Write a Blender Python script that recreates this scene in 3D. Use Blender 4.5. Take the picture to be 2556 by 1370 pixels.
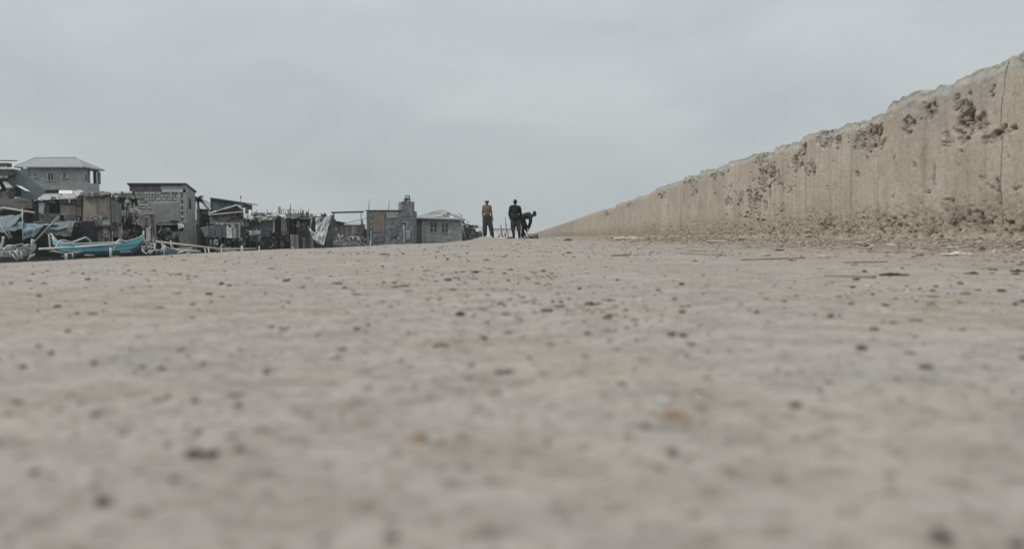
import bpy, bmesh, math, random
import numpy as np
from mathutils import Vector, Matrix
random.seed(11)
rng = np.random.default_rng(5)
R = math.radians
scene = bpy.context.scene
for o in list(bpy.data.objects):
    bpy.data.objects.remove(o)
col = scene.collection

# ------------------------------------------------------------------ camera
CX, CY, FPX, HZ, CAMH = 1278.0, 685.0, 2100.0, 590.0, 0.12
PITCH = math.atan((CY - HZ) / FPX)
cam_d = bpy.data.cameras.new('camera')
cam = bpy.data.objects.new('camera', cam_d)
col.objects.link(cam)
cam.location = (0, 0, CAMH)
cam.rotation_euler = (math.pi / 2 - PITCH, 0, 0)
cam_d.sensor_width = 36
cam_d.lens = FPX / 2556 * 36
cam_d.clip_start = 0.02
cam_d.clip_end = 20000
cam_d.dof.use_dof = True
cam_d.dof.focus_distance = 30
cam_d.dof.aperture_fstop = 4.2
scene.camera = cam

# ------------------------------------------------------------------ sky, sun, exposure
SUN_EL, SUN_AZ = R(48), R(-112)          # azimuth from +Y towards +X
world = bpy.data.worlds.new('World')
scene.world = world
world.use_nodes = True
nt = world.node_tree
nt.nodes.clear()
out = nt.nodes.new('ShaderNodeOutputWorld')
bg = nt.nodes.new('ShaderNodeBackground')
bg.inputs['Strength'].default_value = 0.1
sky = nt.nodes.new('ShaderNodeTexSky')
sky.sky_type = 'NISHITA'
sky.sun_disc = False
sky.sun_elevation = SUN_EL
sky.sun_rotation = SUN_AZ
sky.dust_density = 4
tc = nt.nodes.new('ShaderNodeTexCoord')
mp = nt.nodes.new('ShaderNodeMapping')
mp.inputs['Scale'].default_value = (1.1, 1.1, 3.2)
nt.links.new(tc.outputs['Generated'], mp.inputs['Vector'])
n1 = nt.nodes.new('ShaderNodeTexNoise')
n1.inputs['Scale'].default_value = 3.0
n1.inputs['Detail'].default_value = 7
n1.inputs['Roughness'].default_value = 0.5
n1.inputs['Distortion'].default_value = 0.5
nt.links.new(mp.outputs['Vector'], n1.inputs['Vector'])
cr = nt.nodes.new('ShaderNodeValToRGB')
cr.color_ramp.elements[0].position = 0.34
cr.color_ramp.elements[0].color = (0.425, 0.468, 0.482, 1)
cr.color_ramp.elements[1].position = 0.66
cr.color_ramp.elements[1].color = (0.502, 0.538, 0.547, 1)
nt.links.new(n1.outputs['Fac'], cr.inputs['Fac'])
sc = nt.nodes.new('ShaderNodeVectorMath')
sc.operation = 'SCALE'
sc.inputs['Scale'].default_value = 10.6
nt.links.new(cr.outputs['Color'], sc.inputs[0])
mx = nt.nodes.new('ShaderNodeMixRGB')
mx.inputs['Fac'].default_value = 0.93      # a thick overcast deck over the clear sky
nt.links.new(sky.outputs['Color'], mx.inputs['Color1'])
# an overcast deck brightens towards the zenith
sx = nt.nodes.new('ShaderNodeSeparateXYZ'); nt.links.new(tc.outputs['Generated'], sx.inputs[0])
zc = nt.nodes.new('ShaderNodeMath'); zc.operation = 'MAXIMUM'; zc.inputs[1].default_value = 0.0; nt.links.new(sx.outputs['Z'], zc.inputs[0])
zp = nt.nodes.new('ShaderNodeMath'); zp.operation = 'POWER'; zp.inputs[1].default_value = 1.5; nt.links.new(zc.outputs[0], zp.inputs[0])
zm = nt.nodes.new('ShaderNodeMath'); zm.operation = 'ADD'; zm.inputs[1].default_value = 1.0; nt.links.new(zp.outputs[0], zm.inputs[0])
zs = nt.nodes.new('ShaderNodeVectorMath'); zs.operation = 'SCALE'; nt.links.new(sc.outputs['Vector'], zs.inputs[0]); nt.links.new(zm.outputs[0], zs.inputs['Scale'])
nt.links.new(zs.outputs['Vector'], mx.inputs['Color2'])
nt.links.new(mx.outputs['Color'], bg.inputs['Color'])
nt.links.new(bg.outputs['Background'], out.inputs['Surface'])

sun_d = bpy.data.lights.new('sun', 'SUN')
sun_d.energy = 1.5
sun_d.angle = R(22)
sun_d.color = (1.0, 0.95, 0.88)
sun = bpy.data.objects.new('sun', sun_d)
col.objects.link(sun)
sdir = Vector((math.sin(SUN_AZ) * math.cos(SUN_EL), math.cos(SUN_AZ) * math.cos(SUN_EL), math.sin(SUN_EL)))
sun.rotation_euler = sdir.to_track_quat('Z', 'Y').to_euler()
sun.location = (0, 0, 30)

scene.view_settings.view_transform = 'Standard'
scene.view_settings.look = 'None'
scene.view_settings.exposure = 0.0
scene.view_settings.gamma = 1
scene.view_settings.use_curve_mapping = False
scene.render.engine = 'CYCLES'
scene.cycles.max_bounces = 6
scene.cycles.use_denoising = True

# ------------------------------------------------------------------ projection helpers (photo position + real depth -> world)
FW = Vector((0, math.cos(PITCH), -math.sin(PITCH)))
UP = Vector((0, math.sin(PITCH), math.cos(PITCH)))
RT = Vector((1, 0, 0))
def ray(px, py):
    return FW + RT * ((px - CX) / FPX) + UP * ((CY - py) / FPX)
def P(px, py, Y):
    d = ray(px, py)
    return Vector((0, 0, CAMH)) + d * (Y / d.y)
def SP(px, py, X):                      # same, on a plane of constant X
    d = ray(px, py)
    return Vector((0, 0, CAMH)) + d * (X / d.x)

# ------------------------------------------------------------------ noise
def _hash(ix, iy, s):
    h = (ix.astype(np.int64) * 374761393 + iy.astype(np.int64) * 668265263 + s * 974634777) & 0xffffffff
    h = ((h ^ (h >> 13)) * 1274126177) & 0xffffffff
    return ((h ^ (h >> 16)) & 0xffff) / 65535.0
def vnoise(x, y, s=0):
    x = np.asarray(x, float); y = np.asarray(y, float)
    ix = np.floor(x); iy = np.floor(y)
    fx = x - ix; fy = y - iy
    fx = fx * fx * fx * (fx * (fx * 6 - 15) + 10); fy = fy * fy * fy * (fy * (fy * 6 - 15) + 10)
    a = _hash(ix, iy, s); b = _hash(ix + 1, iy, s); c = _hash(ix, iy + 1, s); d = _hash(ix + 1, iy + 1, s)
    return (a * (1 - fx) + b * fx) * (1 - fy) + (c * (1 - fx) + d * fx) * fy
def fbm(x, y, o=4, s=0):
    r = 0; a = 0.5; t = 0
    for k in range(o):
        r = r + a * vnoise(np.asarray(x) * 2 ** k + 13.7 * k, np.asarray(y) * 2 ** k - 7.1 * k, s + k); t += a; a *= 0.5
    return r / t * 2 - 1                # -1..1
def sstep(a, b, x):
    t = np.clip((np.asarray(x, float) - a) / (b - a), 0, 1)
    return t * t * (3 - 2 * t)

# ------------------------------------------------------------------ materials
BOOST = 1.0
def mat(name, c1, c2=None, scale=3.0, stretch=(1, 1, 1), rough=0.9, bump=0.35, bdist=0.02, streak=None, samt=0.5,
        rnd=0.16, spots=None, spamt=0.5, spscale=9.0, spec=0.25, metal=0.0, lo=0.35, hi=0.65, bscale=None):
    m = bpy.data.materials.new(name)
    m.use_nodes = True
    t = m.node_tree; N = t.nodes; L = t.links
    b = N['Principled BSDF']
    b.inputs['Roughness'].default_value = rough
    b.inputs['Specular IOR Level'].default_value = spec
    b.inputs['Metallic'].default_value = metal
    c2 = c2 or tuple(x * 0.7 for x in c1)
    c1 = tuple(min(.8, x * BOOST) for x in c1); c2 = tuple(min(.8, x * BOOST) for x in c2)
    tcn = N.new('ShaderNodeTexCoord')
    oi = N.new('ShaderNodeObjectInfo')
    ad = N.new('ShaderNodeVectorMath'); ad.operation = 'ADD'
    sc_ = N.new('ShaderNodeVectorMath'); sc_.operation = 'SCALE'; sc_.inputs['Scale'].default_value = 37.0
    cmb = N.new('ShaderNodeCombineXYZ')
    for k in range(3): L.new(oi.outputs['Random'], cmb.inputs[k])
    L.new(cmb.outputs[0], sc_.inputs[0])
    L.new(tcn.outputs['Object'], ad.inputs[0]); L.new(sc_.outputs[0], ad.inputs[1])
    mpn = N.new('ShaderNodeMapping'); mpn.inputs['Scale'].default_value = stretch
    L.new(ad.outputs[0], mpn.inputs['Vector'])
    nz = N.new('ShaderNodeTexNoise'); nz.inputs['Scale'].default_value = scale; nz.inputs['Detail'].default_value = 9; nz.inputs['Roughness'].default_value = 0.62
    L.new(mpn.outputs[0], nz.inputs['Vector'])
    rp = N.new('ShaderNodeValToRGB')
    rp.color_ramp.elements[0].position = lo; rp.color_ramp.elements[0].color = (*c2, 1)
    rp.color_ramp.elements[1].position = hi; rp.color_ramp.elements[1].color = (*c1, 1)
    L.new(nz.outputs['Fac'], rp.inputs['Fac'])
    cur = rp.outputs['Color']
    if streak:
        m2 = N.new('ShaderNodeMapping'); m2.inputs['Scale'].default_value = (5, 5, 0.35)
        L.new(ad.outputs[0], m2.inputs['Vector'])
        n2 = N.new('ShaderNodeTexNoise'); n2.inputs['Scale'].default_value = 1.3; n2.inputs['Detail'].default_value = 6
        L.new(m2.outputs[0], n2.inputs['Vector'])
        r2 = N.new('ShaderNodeValToRGB'); r2.color_ramp.elements[0].position = 0.48; r2.color_ramp.elements[1].position = 0.68
        L.new(n2.outputs['Fac'], r2.inputs['Fac'])
        ml = N.new('ShaderNodeMath'); ml.operation = 'MULTIPLY'; ml.inputs[1].default_value = samt
        L.new(r2.outputs['Color'], ml.inputs[0])
        mm = N.new('ShaderNodeMixRGB'); mm.inputs['Color2'].default_value = (*streak, 1)
        L.new(ml.outputs[0], mm.inputs['Fac']); L.new(cur, mm.inputs['Color1']); cur = mm.outputs['Color']
    if spots:
        n3 = N.new('ShaderNodeTexNoise'); n3.inputs['Scale'].default_value = spscale; n3.inputs['Detail'].default_value = 4
        L.new(ad.outputs[0], n3.inputs['Vector'])
        r3 = N.new('ShaderNodeValToRGB'); r3.color_ramp.elements[0].position = 0.55; r3.color_ramp.elements[1].position = 0.66
        L.new(n3.outputs['Fac'], r3.inputs['Fac'])
        ml = N.new('ShaderNodeMath'); ml.operation = 'MULTIPLY'; ml.inputs[1].default_value = spamt
        L.new(r3.outputs['Color'], ml.inputs[0])
        mm = N.new('ShaderNodeMixRGB'); mm.inputs['Color2'].default_value = (*spots, 1)
        L.new(ml.outputs[0], mm.inputs['Fac']); L.new(cur, mm.inputs['Color1']); cur = mm.outputs['Color']
    if rnd:
        hs = N.new('ShaderNodeHueSaturation')
        mr = N.new('ShaderNodeMapRange'); mr.inputs['To Min'].default_value = 1 - rnd; mr.inputs['To Max'].default_value = 1 + rnd
        L.new(oi.outputs['Random'], mr.inputs['Value']); L.new(mr.outputs[0], hs.inputs['Value'])
        L.new(cur, hs.inputs['Color']); cur = hs.outputs['Color']
    L.new(cur, b.inputs['Base Color'])
    if bump:
        bp = N.new('ShaderNodeBump'); bp.inputs['Strength'].default_value = bump; bp.inputs['Distance'].default_value = bdist
        L.new(nz.outputs['Fac'], bp.inputs['Height']); L.new(bp.outputs['Normal'], b.inputs['Normal'])
    return m

M = {}
BOOST = 1.3
M['concrete'] = mat('weathered concrete', (.33, .335, .32), (.22, .225, .22), 2.2, streak=(.15, .155, .15), samt=.22)
M['conc_light'] = mat('pale cement plaster', (.40, .405, .39), (.28, .285, .275), 1.7, streak=(.15, .15, .145), samt=.4)
M['conc_dark'] = mat('stained dark concrete', (.205, .208, .203), (.09, .094, .093), 1.9, spots=(.06, .063, .062), spamt=.75, spscale=3.6, lo=.38, hi=.6, streak=(.07, .073, .072), samt=.5)
M['block'] = mat('hollow block', (.34, .34, .325), (.24, .24, .232), 6, rnd=.22)
M['mortar'] = mat('mortar', (.15, .15, .145), (.11, .11, .107), 6)
M['plaster_patch'] = mat('rough plaster', (.25, .25, .24), (.185, .187, .18), 2.5)
M['roof_grey'] = mat('grey roofing', (.24, .245, .245), (.185, .19, .192), 2.0, (1, 3, 1))
M['tin'] = mat('weathered corrugated sheet', (.36, .37, .37), (.22, .225, .225), 2.0, (1, 1, .5), rough=.6, spots=(.16, .12, .09), spamt=.5, spscale=2.2, spec=.4)
M['tin_dark'] = mat('dark rusted sheet', (.11, .105, .10), (.06, .057, .055), 2.4, rough=.75, spots=(.13, .09, .065), spamt=.5, spscale=3)
M['rusty'] = mat('rust brown sheet', (.21, .168, .138), (.135, .11, .094), 2.3, streak=(.07, .06, .052), samt=.5)
M['ply'] = mat('stained plywood', (.26, .222, .188), (.16, .138, .12), 1.5, (1, 1, .6), streak=(.075, .067, .06), samt=.5)
M['ply_tan'] = mat('tan plywood', (.29, .255, .215), (.19, .168, .145), 1.8, (1, 1, .5), streak=(.12, .105, .09), samt=.35)
M['wood_grey'] = mat('grey weathered wood', (.27, .25, .225), (.15, .14, .127), 3, (3, 3, .35))
M['wood_pale'] = mat('pale bleached wood', (.42, .405, .375), (.28, .27, .25), 3, (3, 3, .35))
M['wood_dark'] = mat('dark damp wood', (.085, .082, .078), (.04, .04, .039), 3, (3, 3, .4))
M['black'] = mat('black boards and interior shade', (.028, .029, .029), (.016, .017, .017), 3)  # near-black colour paints the unlit interiors; some plain black boards share it
M['bamboo'] = mat('bamboo pole', (.33, .315, .285), (.21, .20, .18), 5, (1, 1, .4))
M['teal'] = mat('faded teal board', (.125, .165, .175), (.085, .115, .122), 2.2, streak=(.07, .08, .08), samt=.5)
M['bluegrey'] = mat('blue grey board', (.155, .18, .185), (.115, .135, .14), 1.4)
M['white_sheet'] = mat('white painted board', (.56, .57, .57), (.42, .43, .43), 2.5)
M['rag_pale'] = mat('pale sackcloth', (.45, .44, .41), (.30, .295, .28), 2.5)
M['rag_dark'] = mat('dark rag', (.09, .095, .10), (.05, .052, .055), 3)
M['tarp_blue'] = mat('faded blue tarpaulin', (.145, .20, .222), (.10, .14, .157), 1.3, rough=.6, spots=(.085, .115, .13), spamt=.6, spscale=1.8)
M['tarp_grey'] = mat('grey brown tarpaulin', (.22, .215, .20), (.13, .13, .125), 2.0, rough=.7)
M['net'] = mat('white grey netting', (.56, .575, .58), (.40, .415, .42), 2.4, (1, 1, .6), spots=(.25, .26, .265), spamt=.45, spscale=4.5)
M['paint_blue'] = mat('blue boat paint', (.15, .44, .51), (.125, .37, .435), 2.6, rough=.5, spec=.4, rnd=.05, spots=(.20, .32, .35), spamt=.55, spscale=3.2)
M['paint_darkblue'] = mat('dark blue boat bottom', (.055, .11, .135), (.045, .085, .10), 3, rough=.6, rnd=.05, spots=(.25, .28, .29), spamt=.3, spscale=6)
M['paint_paleblue'] = mat('pale blue boat paint', (.20, .27, .30), (.15, .205, .23), 2, rough=.6, rnd=.05)
M['paint_white'] = mat('chalky white paint', (.46, .47, .46), (.34, .35, .34), 4, rough=.7, rnd=.08)
M['paint_bone'] = mat('bone white boat paint', (.44, .43, .40), (.33, .32, .30), 3, rough=.8, rnd=.08)
M['iron'] = mat('dull iron', (.10, .10, .10), (.06, .06, .06), 6, rough=.7)
M['pane'] = mat('dusty dark window pane', (.04, .045, .048), (.03, .033, .035), 3, rough=.25, spec=.5, bump=0)
M['pale_fence'] = mat('pale blue painted sheet', (.66, .72, .73), (.60, .66, .67), 2, rnd=.04)
BOOST = 1.0
M['skin'] = mat('brown skin', (.17, .105, .07), (.14, .085, .058), 6, rough=.6, rnd=0, bump=.1)
M['hair'] = mat('black hair', (.022, .02, .019), (.014, .013, .012), 30, rough=.7, rnd=0)
M['shirt_mustard'] = mat('mustard cotton', (.20, .15, .098), (.15, .115, .078), 5, rnd=0)
M['shirt_black'] = mat('black cotton', (.026, .027, .03), (.018, .019, .021), 5, rnd=0)
M['shirt_charcoal'] = mat('charcoal cotton', (.04, .041, .044), (.028, .029, .031), 5, rnd=0)
M['trouser_camo'] = mat('dark mottled trousers', (.085, .085, .08), (.035, .036, .035), 7, rnd=0, spots=(.025, .026, .026), spamt=.8, spscale=8)
M['trouser_grey'] = mat('dark grey shorts', (.075, .075, .073), (.035, .035, .035), 6, rnd=0, spots=(.14, .135, .125), spamt=.4, spscale=7)
M['trouser_black'] = mat('black trousers', (.03, .03, .03), (.02, .02, .02), 6, rnd=0)
M['boot'] = mat('black rubber', (.02, .02, .021), (.015, .015, .016), 6, rough=.5, rnd=0)
M['frond'] = mat('palm frond', (.075, .085, .06), (.04, .047, .035), 3, rnd=.1, bump=0)
M['bark'] = mat('palm bark', (.14, .125, .105), (.08, .072, .06), 5)
M['rock'] = mat('grey rubble', (.20, .19, .175), (.11, .105, .097), 9, rnd=.2)
M['clod'] = mat('dark clod', (.10, .09, .078), (.055, .05, .044), 40, rnd=.15)
M['pebble_dark'] = mat('dark pebble stone', (.13, .112, .094), (.075, .065, .056), 60, rnd=.25)
M['leaf'] = mat('dry orange leaf', (.30, .215, .135), (.23, .165, .105), 60, rnd=.1)
M['foam'] = mat('dirty white foam', (.64, .62, .57), (.48, .46, .42), 8, rnd=.08)
M['stick'] = mat('driftwood stick', (.32, .285, .24), (.20, .178, .15), 20, rnd=.2)

# ------------------------------------------------------------------ mesh collector
class MB:
    def __init__(s): s.v = []; s.f = []
    def add(s, vs, fs):
        n = len(s.v)
        s.v.extend([tuple(v) for v in vs]); s.f.extend([tuple(i + n for i in f) for f in fs]); return s
    def box(s, x0, x1, y0, y1, z0, z1):
        vs = [(x0, y0, z0), (x1, y0, z0), (x1, y1, z0), (x0, y1, z0), (x0, y0, z1), (x1, y0, z1), (x1, y1, z1), (x0, y1, z1)]
        return s.add(vs, [(0, 3, 2, 1), (4, 5, 6, 7), (0, 1, 5, 4), (1, 2, 6, 5), (2, 3, 7, 6), (3, 0, 4, 7)])
    def fbox(s, a, b, c, d, Y, dep, rot=0):         # front face a..c by b..d of the photo on plane Y, going back by dep
        p = P(a, b, Y); q = P(c, d, Y)
        x0, x1 = min(p.x, q.x), max(p.x, q.x); z0, z1 = min(p.z, q.z), max(p.z, q.z)
        n = len(s.v)
        s.box(x0, x1, Y, Y + dep, z0, z1)
        if rot:
            cx, cz = (x0 + x1) / 2, (z0 + z1) / 2; ca, sa = math.cos(rot), math.sin(rot)
            for i in range(n, len(s.v)):
                x, y, z = s.v[i]; dx, dz = x - cx, z - cz
                s.v[i] = (cx + dx * ca - dz * sa, y, cz + dx * sa + dz * ca)
        return s
    def prism(s, pts, off):
        n = len(pts); off = Vector(off)
        vs = [Vector(p) for p in pts] + [Vector(p) + off for p in pts]
        fs = [tuple(range(n)), tuple(reversed(range(n, 2 * n)))] + [(i, i + n, (i + 1) % n + n, (i + 1) % n) for i in range(n)]
        return s.add(vs, fs)
    def tube(s, p, q, r0, r1=None, n=7):
        return s.path([p, q], [r0, r0 if r1 is None else r1], n)
    def path(s, pts, rad, n=7):
        pts = [Vector(p) for p in pts]
        if not isinstance(rad, (list, tuple)): rad = [rad] * len(pts)
        base = len(s.v); ref = None
        for i, p in enumerate(pts):
            t = (pts[min(i + 1, len(pts) - 1)] - pts[max(i - 1, 0)]).normalized()
            if ref is None:
                ref = Vector((0, 0, 1)) if abs(t.z) < .9 else Vector((1, 0, 0))
            u = t.cross(ref).normalized(); w = t.cross(u); ref = -w if False else ref
            for k in range(n):
                a = 2 * math.pi * k / n
                s.v.append(tuple(p + (u * math.cos(a) + w * math.sin(a)) * rad[i]))
        for i in range(len(pts) - 1):
            for k in range(n):
                a = base + i * n + k; b = base + i * n + (k + 1) % n
                s.f.append((a, b, b + n, a + n))
        s.f.append(tuple(base + k for k in reversed(range(n))))
        e = base + (len(pts) - 1) * n
        s.f.append(tuple(e + k for k in range(n)))
        return s
    def bar(s, p, q, w, h):
        p = Vector(p); q = Vector(q); t = (q - p).normalized()
        ref = Vector((0, 0, 1)) if abs(t.z) < .9 else Vector((0, 1, 0))
        u = t.cross(ref).normalized() * w / 2; v = t.cross(u).normalized() * h / 2
        vs = [p - u - v, p + u - v, p + u + v, p - u + v, q - u - v, q + u - v, q + u + v, q - u + v]
        return s.add(vs, [(0, 1, 2, 3), (7, 6, 5, 4), (0, 4, 5, 1), (1, 5, 6, 2), (2, 6, 7, 3), (3, 7, 4, 0)])
    def sheet(s, a, b, c, d, nu=10, nv=6, amp=0.0, corr=0.0, pitch=.16, sag=0.0, th=.02, fold=0.0, nf=5, ragged=0.0, holes=()):
        a, b, c, d = (Vector(x) for x in (a, b, c, d))      # a-b top edge, d-c bottom edge
        nrm = (b - a).cross(d - a).normalized(); W = (b - a).length
        so = random.random() * 50
        if corr: nu = max(nu, int(W / pitch * 4))
        base = len(s.v); top = []; 
        for j in range(nv + 1):
            for i in range(nu + 1):
                u, v = i / nu, j / nv
                vv = v
                if ragged and j == nv: vv = v - ragged * float(vnoise(u * 7 + so, so, 3))
                p = (a * (1 - u) + b * u) * (1 - vv) + (d * (1 - u) + c * u) * vv
                o = amp * (float(fbm(u * 2.7 + so, v * 2.3 + so, 3)) + .4 * float(fbm(u * 8 + so, v * 6 - so, 3, 7))) + fold * math.sin(u * nf * 6.283 + so + 1.3 * math.sin(v * 3 + so)) * (.35 + .65 * v)
                if corr: o += corr * math.sin(u * W / pitch * 6.283)
                p = p + nrm * o + Vector((0, 0, -sag * 4 * u * (1 - u) * (.4 + .6 * v)))
                top.append(p)
        n = len(top)
        s.v.extend([tuple(p + nrm * th / 2) for p in top]); s.v.extend([tuple(p - nrm * th / 2) for p in top])
        w = nu + 1
        keep = lambda i, j: not any((abs((i + .5) / nu - hx) / rx) ** 2 + (abs((j + .5) / nv - hy) / ry) ** 2 < 1 for hx, hy, rx, ry in holes)
        for j in range(nv):
            for i in range(nu):
                if not keep(i, j): continue
                k = base + j * w + i
                s.f.append((k, k + 1, k + w + 1, k + w)); s.f.append((k + n, k + w + n, k + w + 1 + n, k + 1 + n))
        ring = [j * 0 + i for i in range(nu + 1)] + [j * w + nu for j in range(1, nv + 1)] + [nv * w + i for i in range(nu - 1, -1, -1)] + [j * w for j in range(nv - 1, 0, -1)]
        for i in range(len(ring)):
            x, y = base + ring[i], base + ring[(i + 1) % len(ring)]
            s.f.append((x, x + n, y + n, y))
        return s
    def build(s, name, m, parent=None, smooth=False, label=None, kind=None):
        me = bpy.data.meshes.new(name)
        o = bpy.data.objects.new(name, me); col.objects.link(o)
        off = Vector((0, 0, 0))
        if parent is not None:
            r = parent
            while r.parent: r = r.parent
            off = r.location; o.parent = parent
        me.from_pydata([(x - off.x, y - off.y, z - off.z) for x, y, z in s.v], [], s.f)
        me.update()
        if smooth: me.polygons.foreach_set('use_smooth', [True] * len(me.polygons))
        me.materials.append(M[m] if isinstance(m, str) else m)
        if label: o['label'] = label
        if kind: o['kind'] = kind
        return o
def thing(name, label, cat, loc, group=None):
    o = bpy.data.objects.new(name, None); col.objects.link(o)
    o.location = loc; o['label'] = label; o['category'] = cat; o.empty_display_size = .2
    if group: o['group'] = group
    return o
def tag(o, label, cat, group=None):
    o['label'] = label; o['category'] = cat
    if group: o['group'] = group
    return o
def solo(mb, name, m, label, cat, group=None, smooth=False):     # a thing that is one mesh, its origin at its base
    vs = np.array(mb.v); c = Vector(((vs[:, 0].min() + vs[:, 0].max()) / 2, (vs[:, 1].min() + vs[:, 1].max()) / 2, vs[:, 2].min()))
    mb.v = [(x - c.x, y - c.y, z - c.z) for x, y, z in mb.v]
    o = mb.build(name, m, smooth=smooth); o.location = c
    return tag(o, label, cat, group)
def nparr_obj(name, V, Fq, m, kind=None, smooth=True):
    me = bpy.data.meshes.new(name)
    k = Fq.shape[1]
    me.vertices.add(len(V)); me.vertices.foreach_set('co', np.ascontiguousarray(V, np.float32).ravel())
    me.loops.add(Fq.size); me.loops.foreach_set('vertex_index', np.ascontiguousarray(Fq, np.int32).ravel())
    me.polygons.add(len(Fq)); me.polygons.foreach_set('loop_start', np.arange(0, Fq.size, k, dtype=np.int32))
    me.polygons.foreach_set('loop_total', np.full(len(Fq), k, np.int32))
    me.polygons.foreach_set('use_smooth', np.full(len(Fq), smooth))
    me.update(calc_edges=True); me.validate()
    me.materials.append(M[m] if isinstance(m, str) else m)
    o = bpy.data.objects.new(name, me); col.objects.link(o)
    if kind: o['kind'] = kind
    return o
def gridfaces(nr, nc):
    i = np.arange(nr - 1)[:, None] * nc + np.arange(nc - 1)[None, :]
    return np.stack([i, i + 1, i + nc + 1, i + nc], -1).reshape(-1, 4)
# ================================================================== SETTING: water, embankment, wall
WATER_Z = -1.24
def special(name):
    m = bpy.data.materials.new(name); m.use_nodes = True
    return m, m.node_tree.nodes, m.node_tree.links, m.node_tree.nodes['Principled BSDF']

def water_mat():
    m, N, L, b = special('murky bay water')
    b.inputs['Base Color'].default_value = (.035, .04, .038, 1); b.inputs['Roughness'].default_value = .12
    tcn = N.new('ShaderNodeTexCoord'); nz = N.new('ShaderNodeTexNoise'); nz.inputs['Scale'].default_value = 2.5; nz.inputs['Detail'].default_value = 6
    L.new(tcn.outputs['Object'], nz.inputs['Vector'])
    bp = N.new('ShaderNodeBump'); bp.inputs['Strength'].default_value = .35; bp.inputs['Distance'].default_value = .05
    L.new(nz.outputs['Fac'], bp.inputs['Height']); L.new(bp.outputs['Normal'], b.inputs['Normal'])
    return m
M['water'] = water_mat()
wm = MB(); S = 7000
wm.add([(-S, -S, WATER_Z), (S, -S, WATER_Z), (S, S, WATER_Z), (-S, S, WATER_Z)], [(0, 1, 2, 3)])
wo = wm.build('water', 'water'); wo['kind'] = 'structure'; wo['label'] = 'dark murky bay water below the embankment'

# ---- embankment top: sandy concrete apron between the drop on the left and the wall on the right
WALL_X = 4.0; SLOPE = 27.0 / FPX
def wallx(y): return WALL_X + SLOPE * np.asarray(y, float)
_ey = np.array([-6, 2, 4.06, 6.6, 9, 12.6, 16.8, 25, 37, 70]); _ex = np.array([2.5, 2.5, 2.53, 2.6, 2.38, 2.07, 1.75, 1.86, 2.05, 2.6])
def edgex(y):
    y = np.asarray(y, float)
    return SLOPE * y - np.interp(y, _ey, _ex) + .05 * fbm(y * .8, y * 0 + 3.3, 3, 40) + .015 * fbm(y * 6, y * 0, 2, 47)
def gh(x, y):
    x = np.asarray(x, float); y = np.asarray(y, float)
    h = .010 * fbm(x / 1.5, y / 1.5, 3, 1) + .0032 * fbm(x / .35, y / .45, 3, 5) + .0008 * fbm(x / .06, y / .06, 3, 9)
    near = sstep(.25, 1.2, np.hypot(x, y)); h = h * (.3 + .7 * near)
    w = wallx(y) - x
    h += .055 * sstep(1.9, 0.0, w) + sstep(1.0, .05, w) * (.020 * fbm(x / .22, y / .3, 4, 21) + .012 * fbm(x / .07, y / .09, 3, 27)) + sstep(.45, .02, w) * (.03 + .045 * fbm(x / .5, y / .55, 3, 33) + .02 * fbm(x / .1, y / .14, 3, 35))
    h += .010 * sstep(2.6, 1.2, w) * fbm(x / .12, y / .2, 3, 61)
    h += .10 * np.exp(-(((x + 1.25) / .55) ** 2 + ((y - 37.5) / 5) ** 2))
    h += .035 * np.exp(-(((x - 0.5) / 1.2) ** 2 + ((y - 41) / 6) ** 2))
    e = x - edgex(y); h -= .045 * sstep(.30, 0, e)
    return h
G0 = float(gh(0, 0.3))
yy = np.concatenate([np.linspace(-6, .12, 40)[:-1], np.exp(np.linspace(math.log(.12), math.log(66), 760))])
ss = np.linspace(0, 1, 500)
xl, xr = edgex(yy), wallx(yy) + .06
X = xl[:, None] * (1 - ss) + xr[:, None] * ss
Yg = np.repeat(yy[:, None], len(ss), 1)
Z = gh(X, Yg) - G0
offs = [(-2.6, -2.3), (-1.5, -1.35), (-.7, -.62), (-.3, -.26), (-.1, -.11)]
skx, skz = [], []
for k, (dx, dz) in enumerate(offs):
    skx.append(xl + dx + .08 * fbm(yy * 1.7, yy * 0 + k, 3, 70)); skz.append(Z[:, 0] + dz + .05 * fbm(yy * 2.3, yy * 0 + k, 3, 75))
X = np.concatenate([np.stack(skx, 1), X], 1); Z = np.concatenate([np.stack(skz, 1), Z], 1); Yg = np.repeat(yy[:, None], X.shape[1], 1)
# far end falls into the water
X = np.concatenate([X, X[-1:]], 0); Yg = np.concatenate([Yg, Yg[-1:] + 3], 0); Z = np.concatenate([Z, np.minimum(Z[-1:], 0) * 0 - 2.3], 0)

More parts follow.
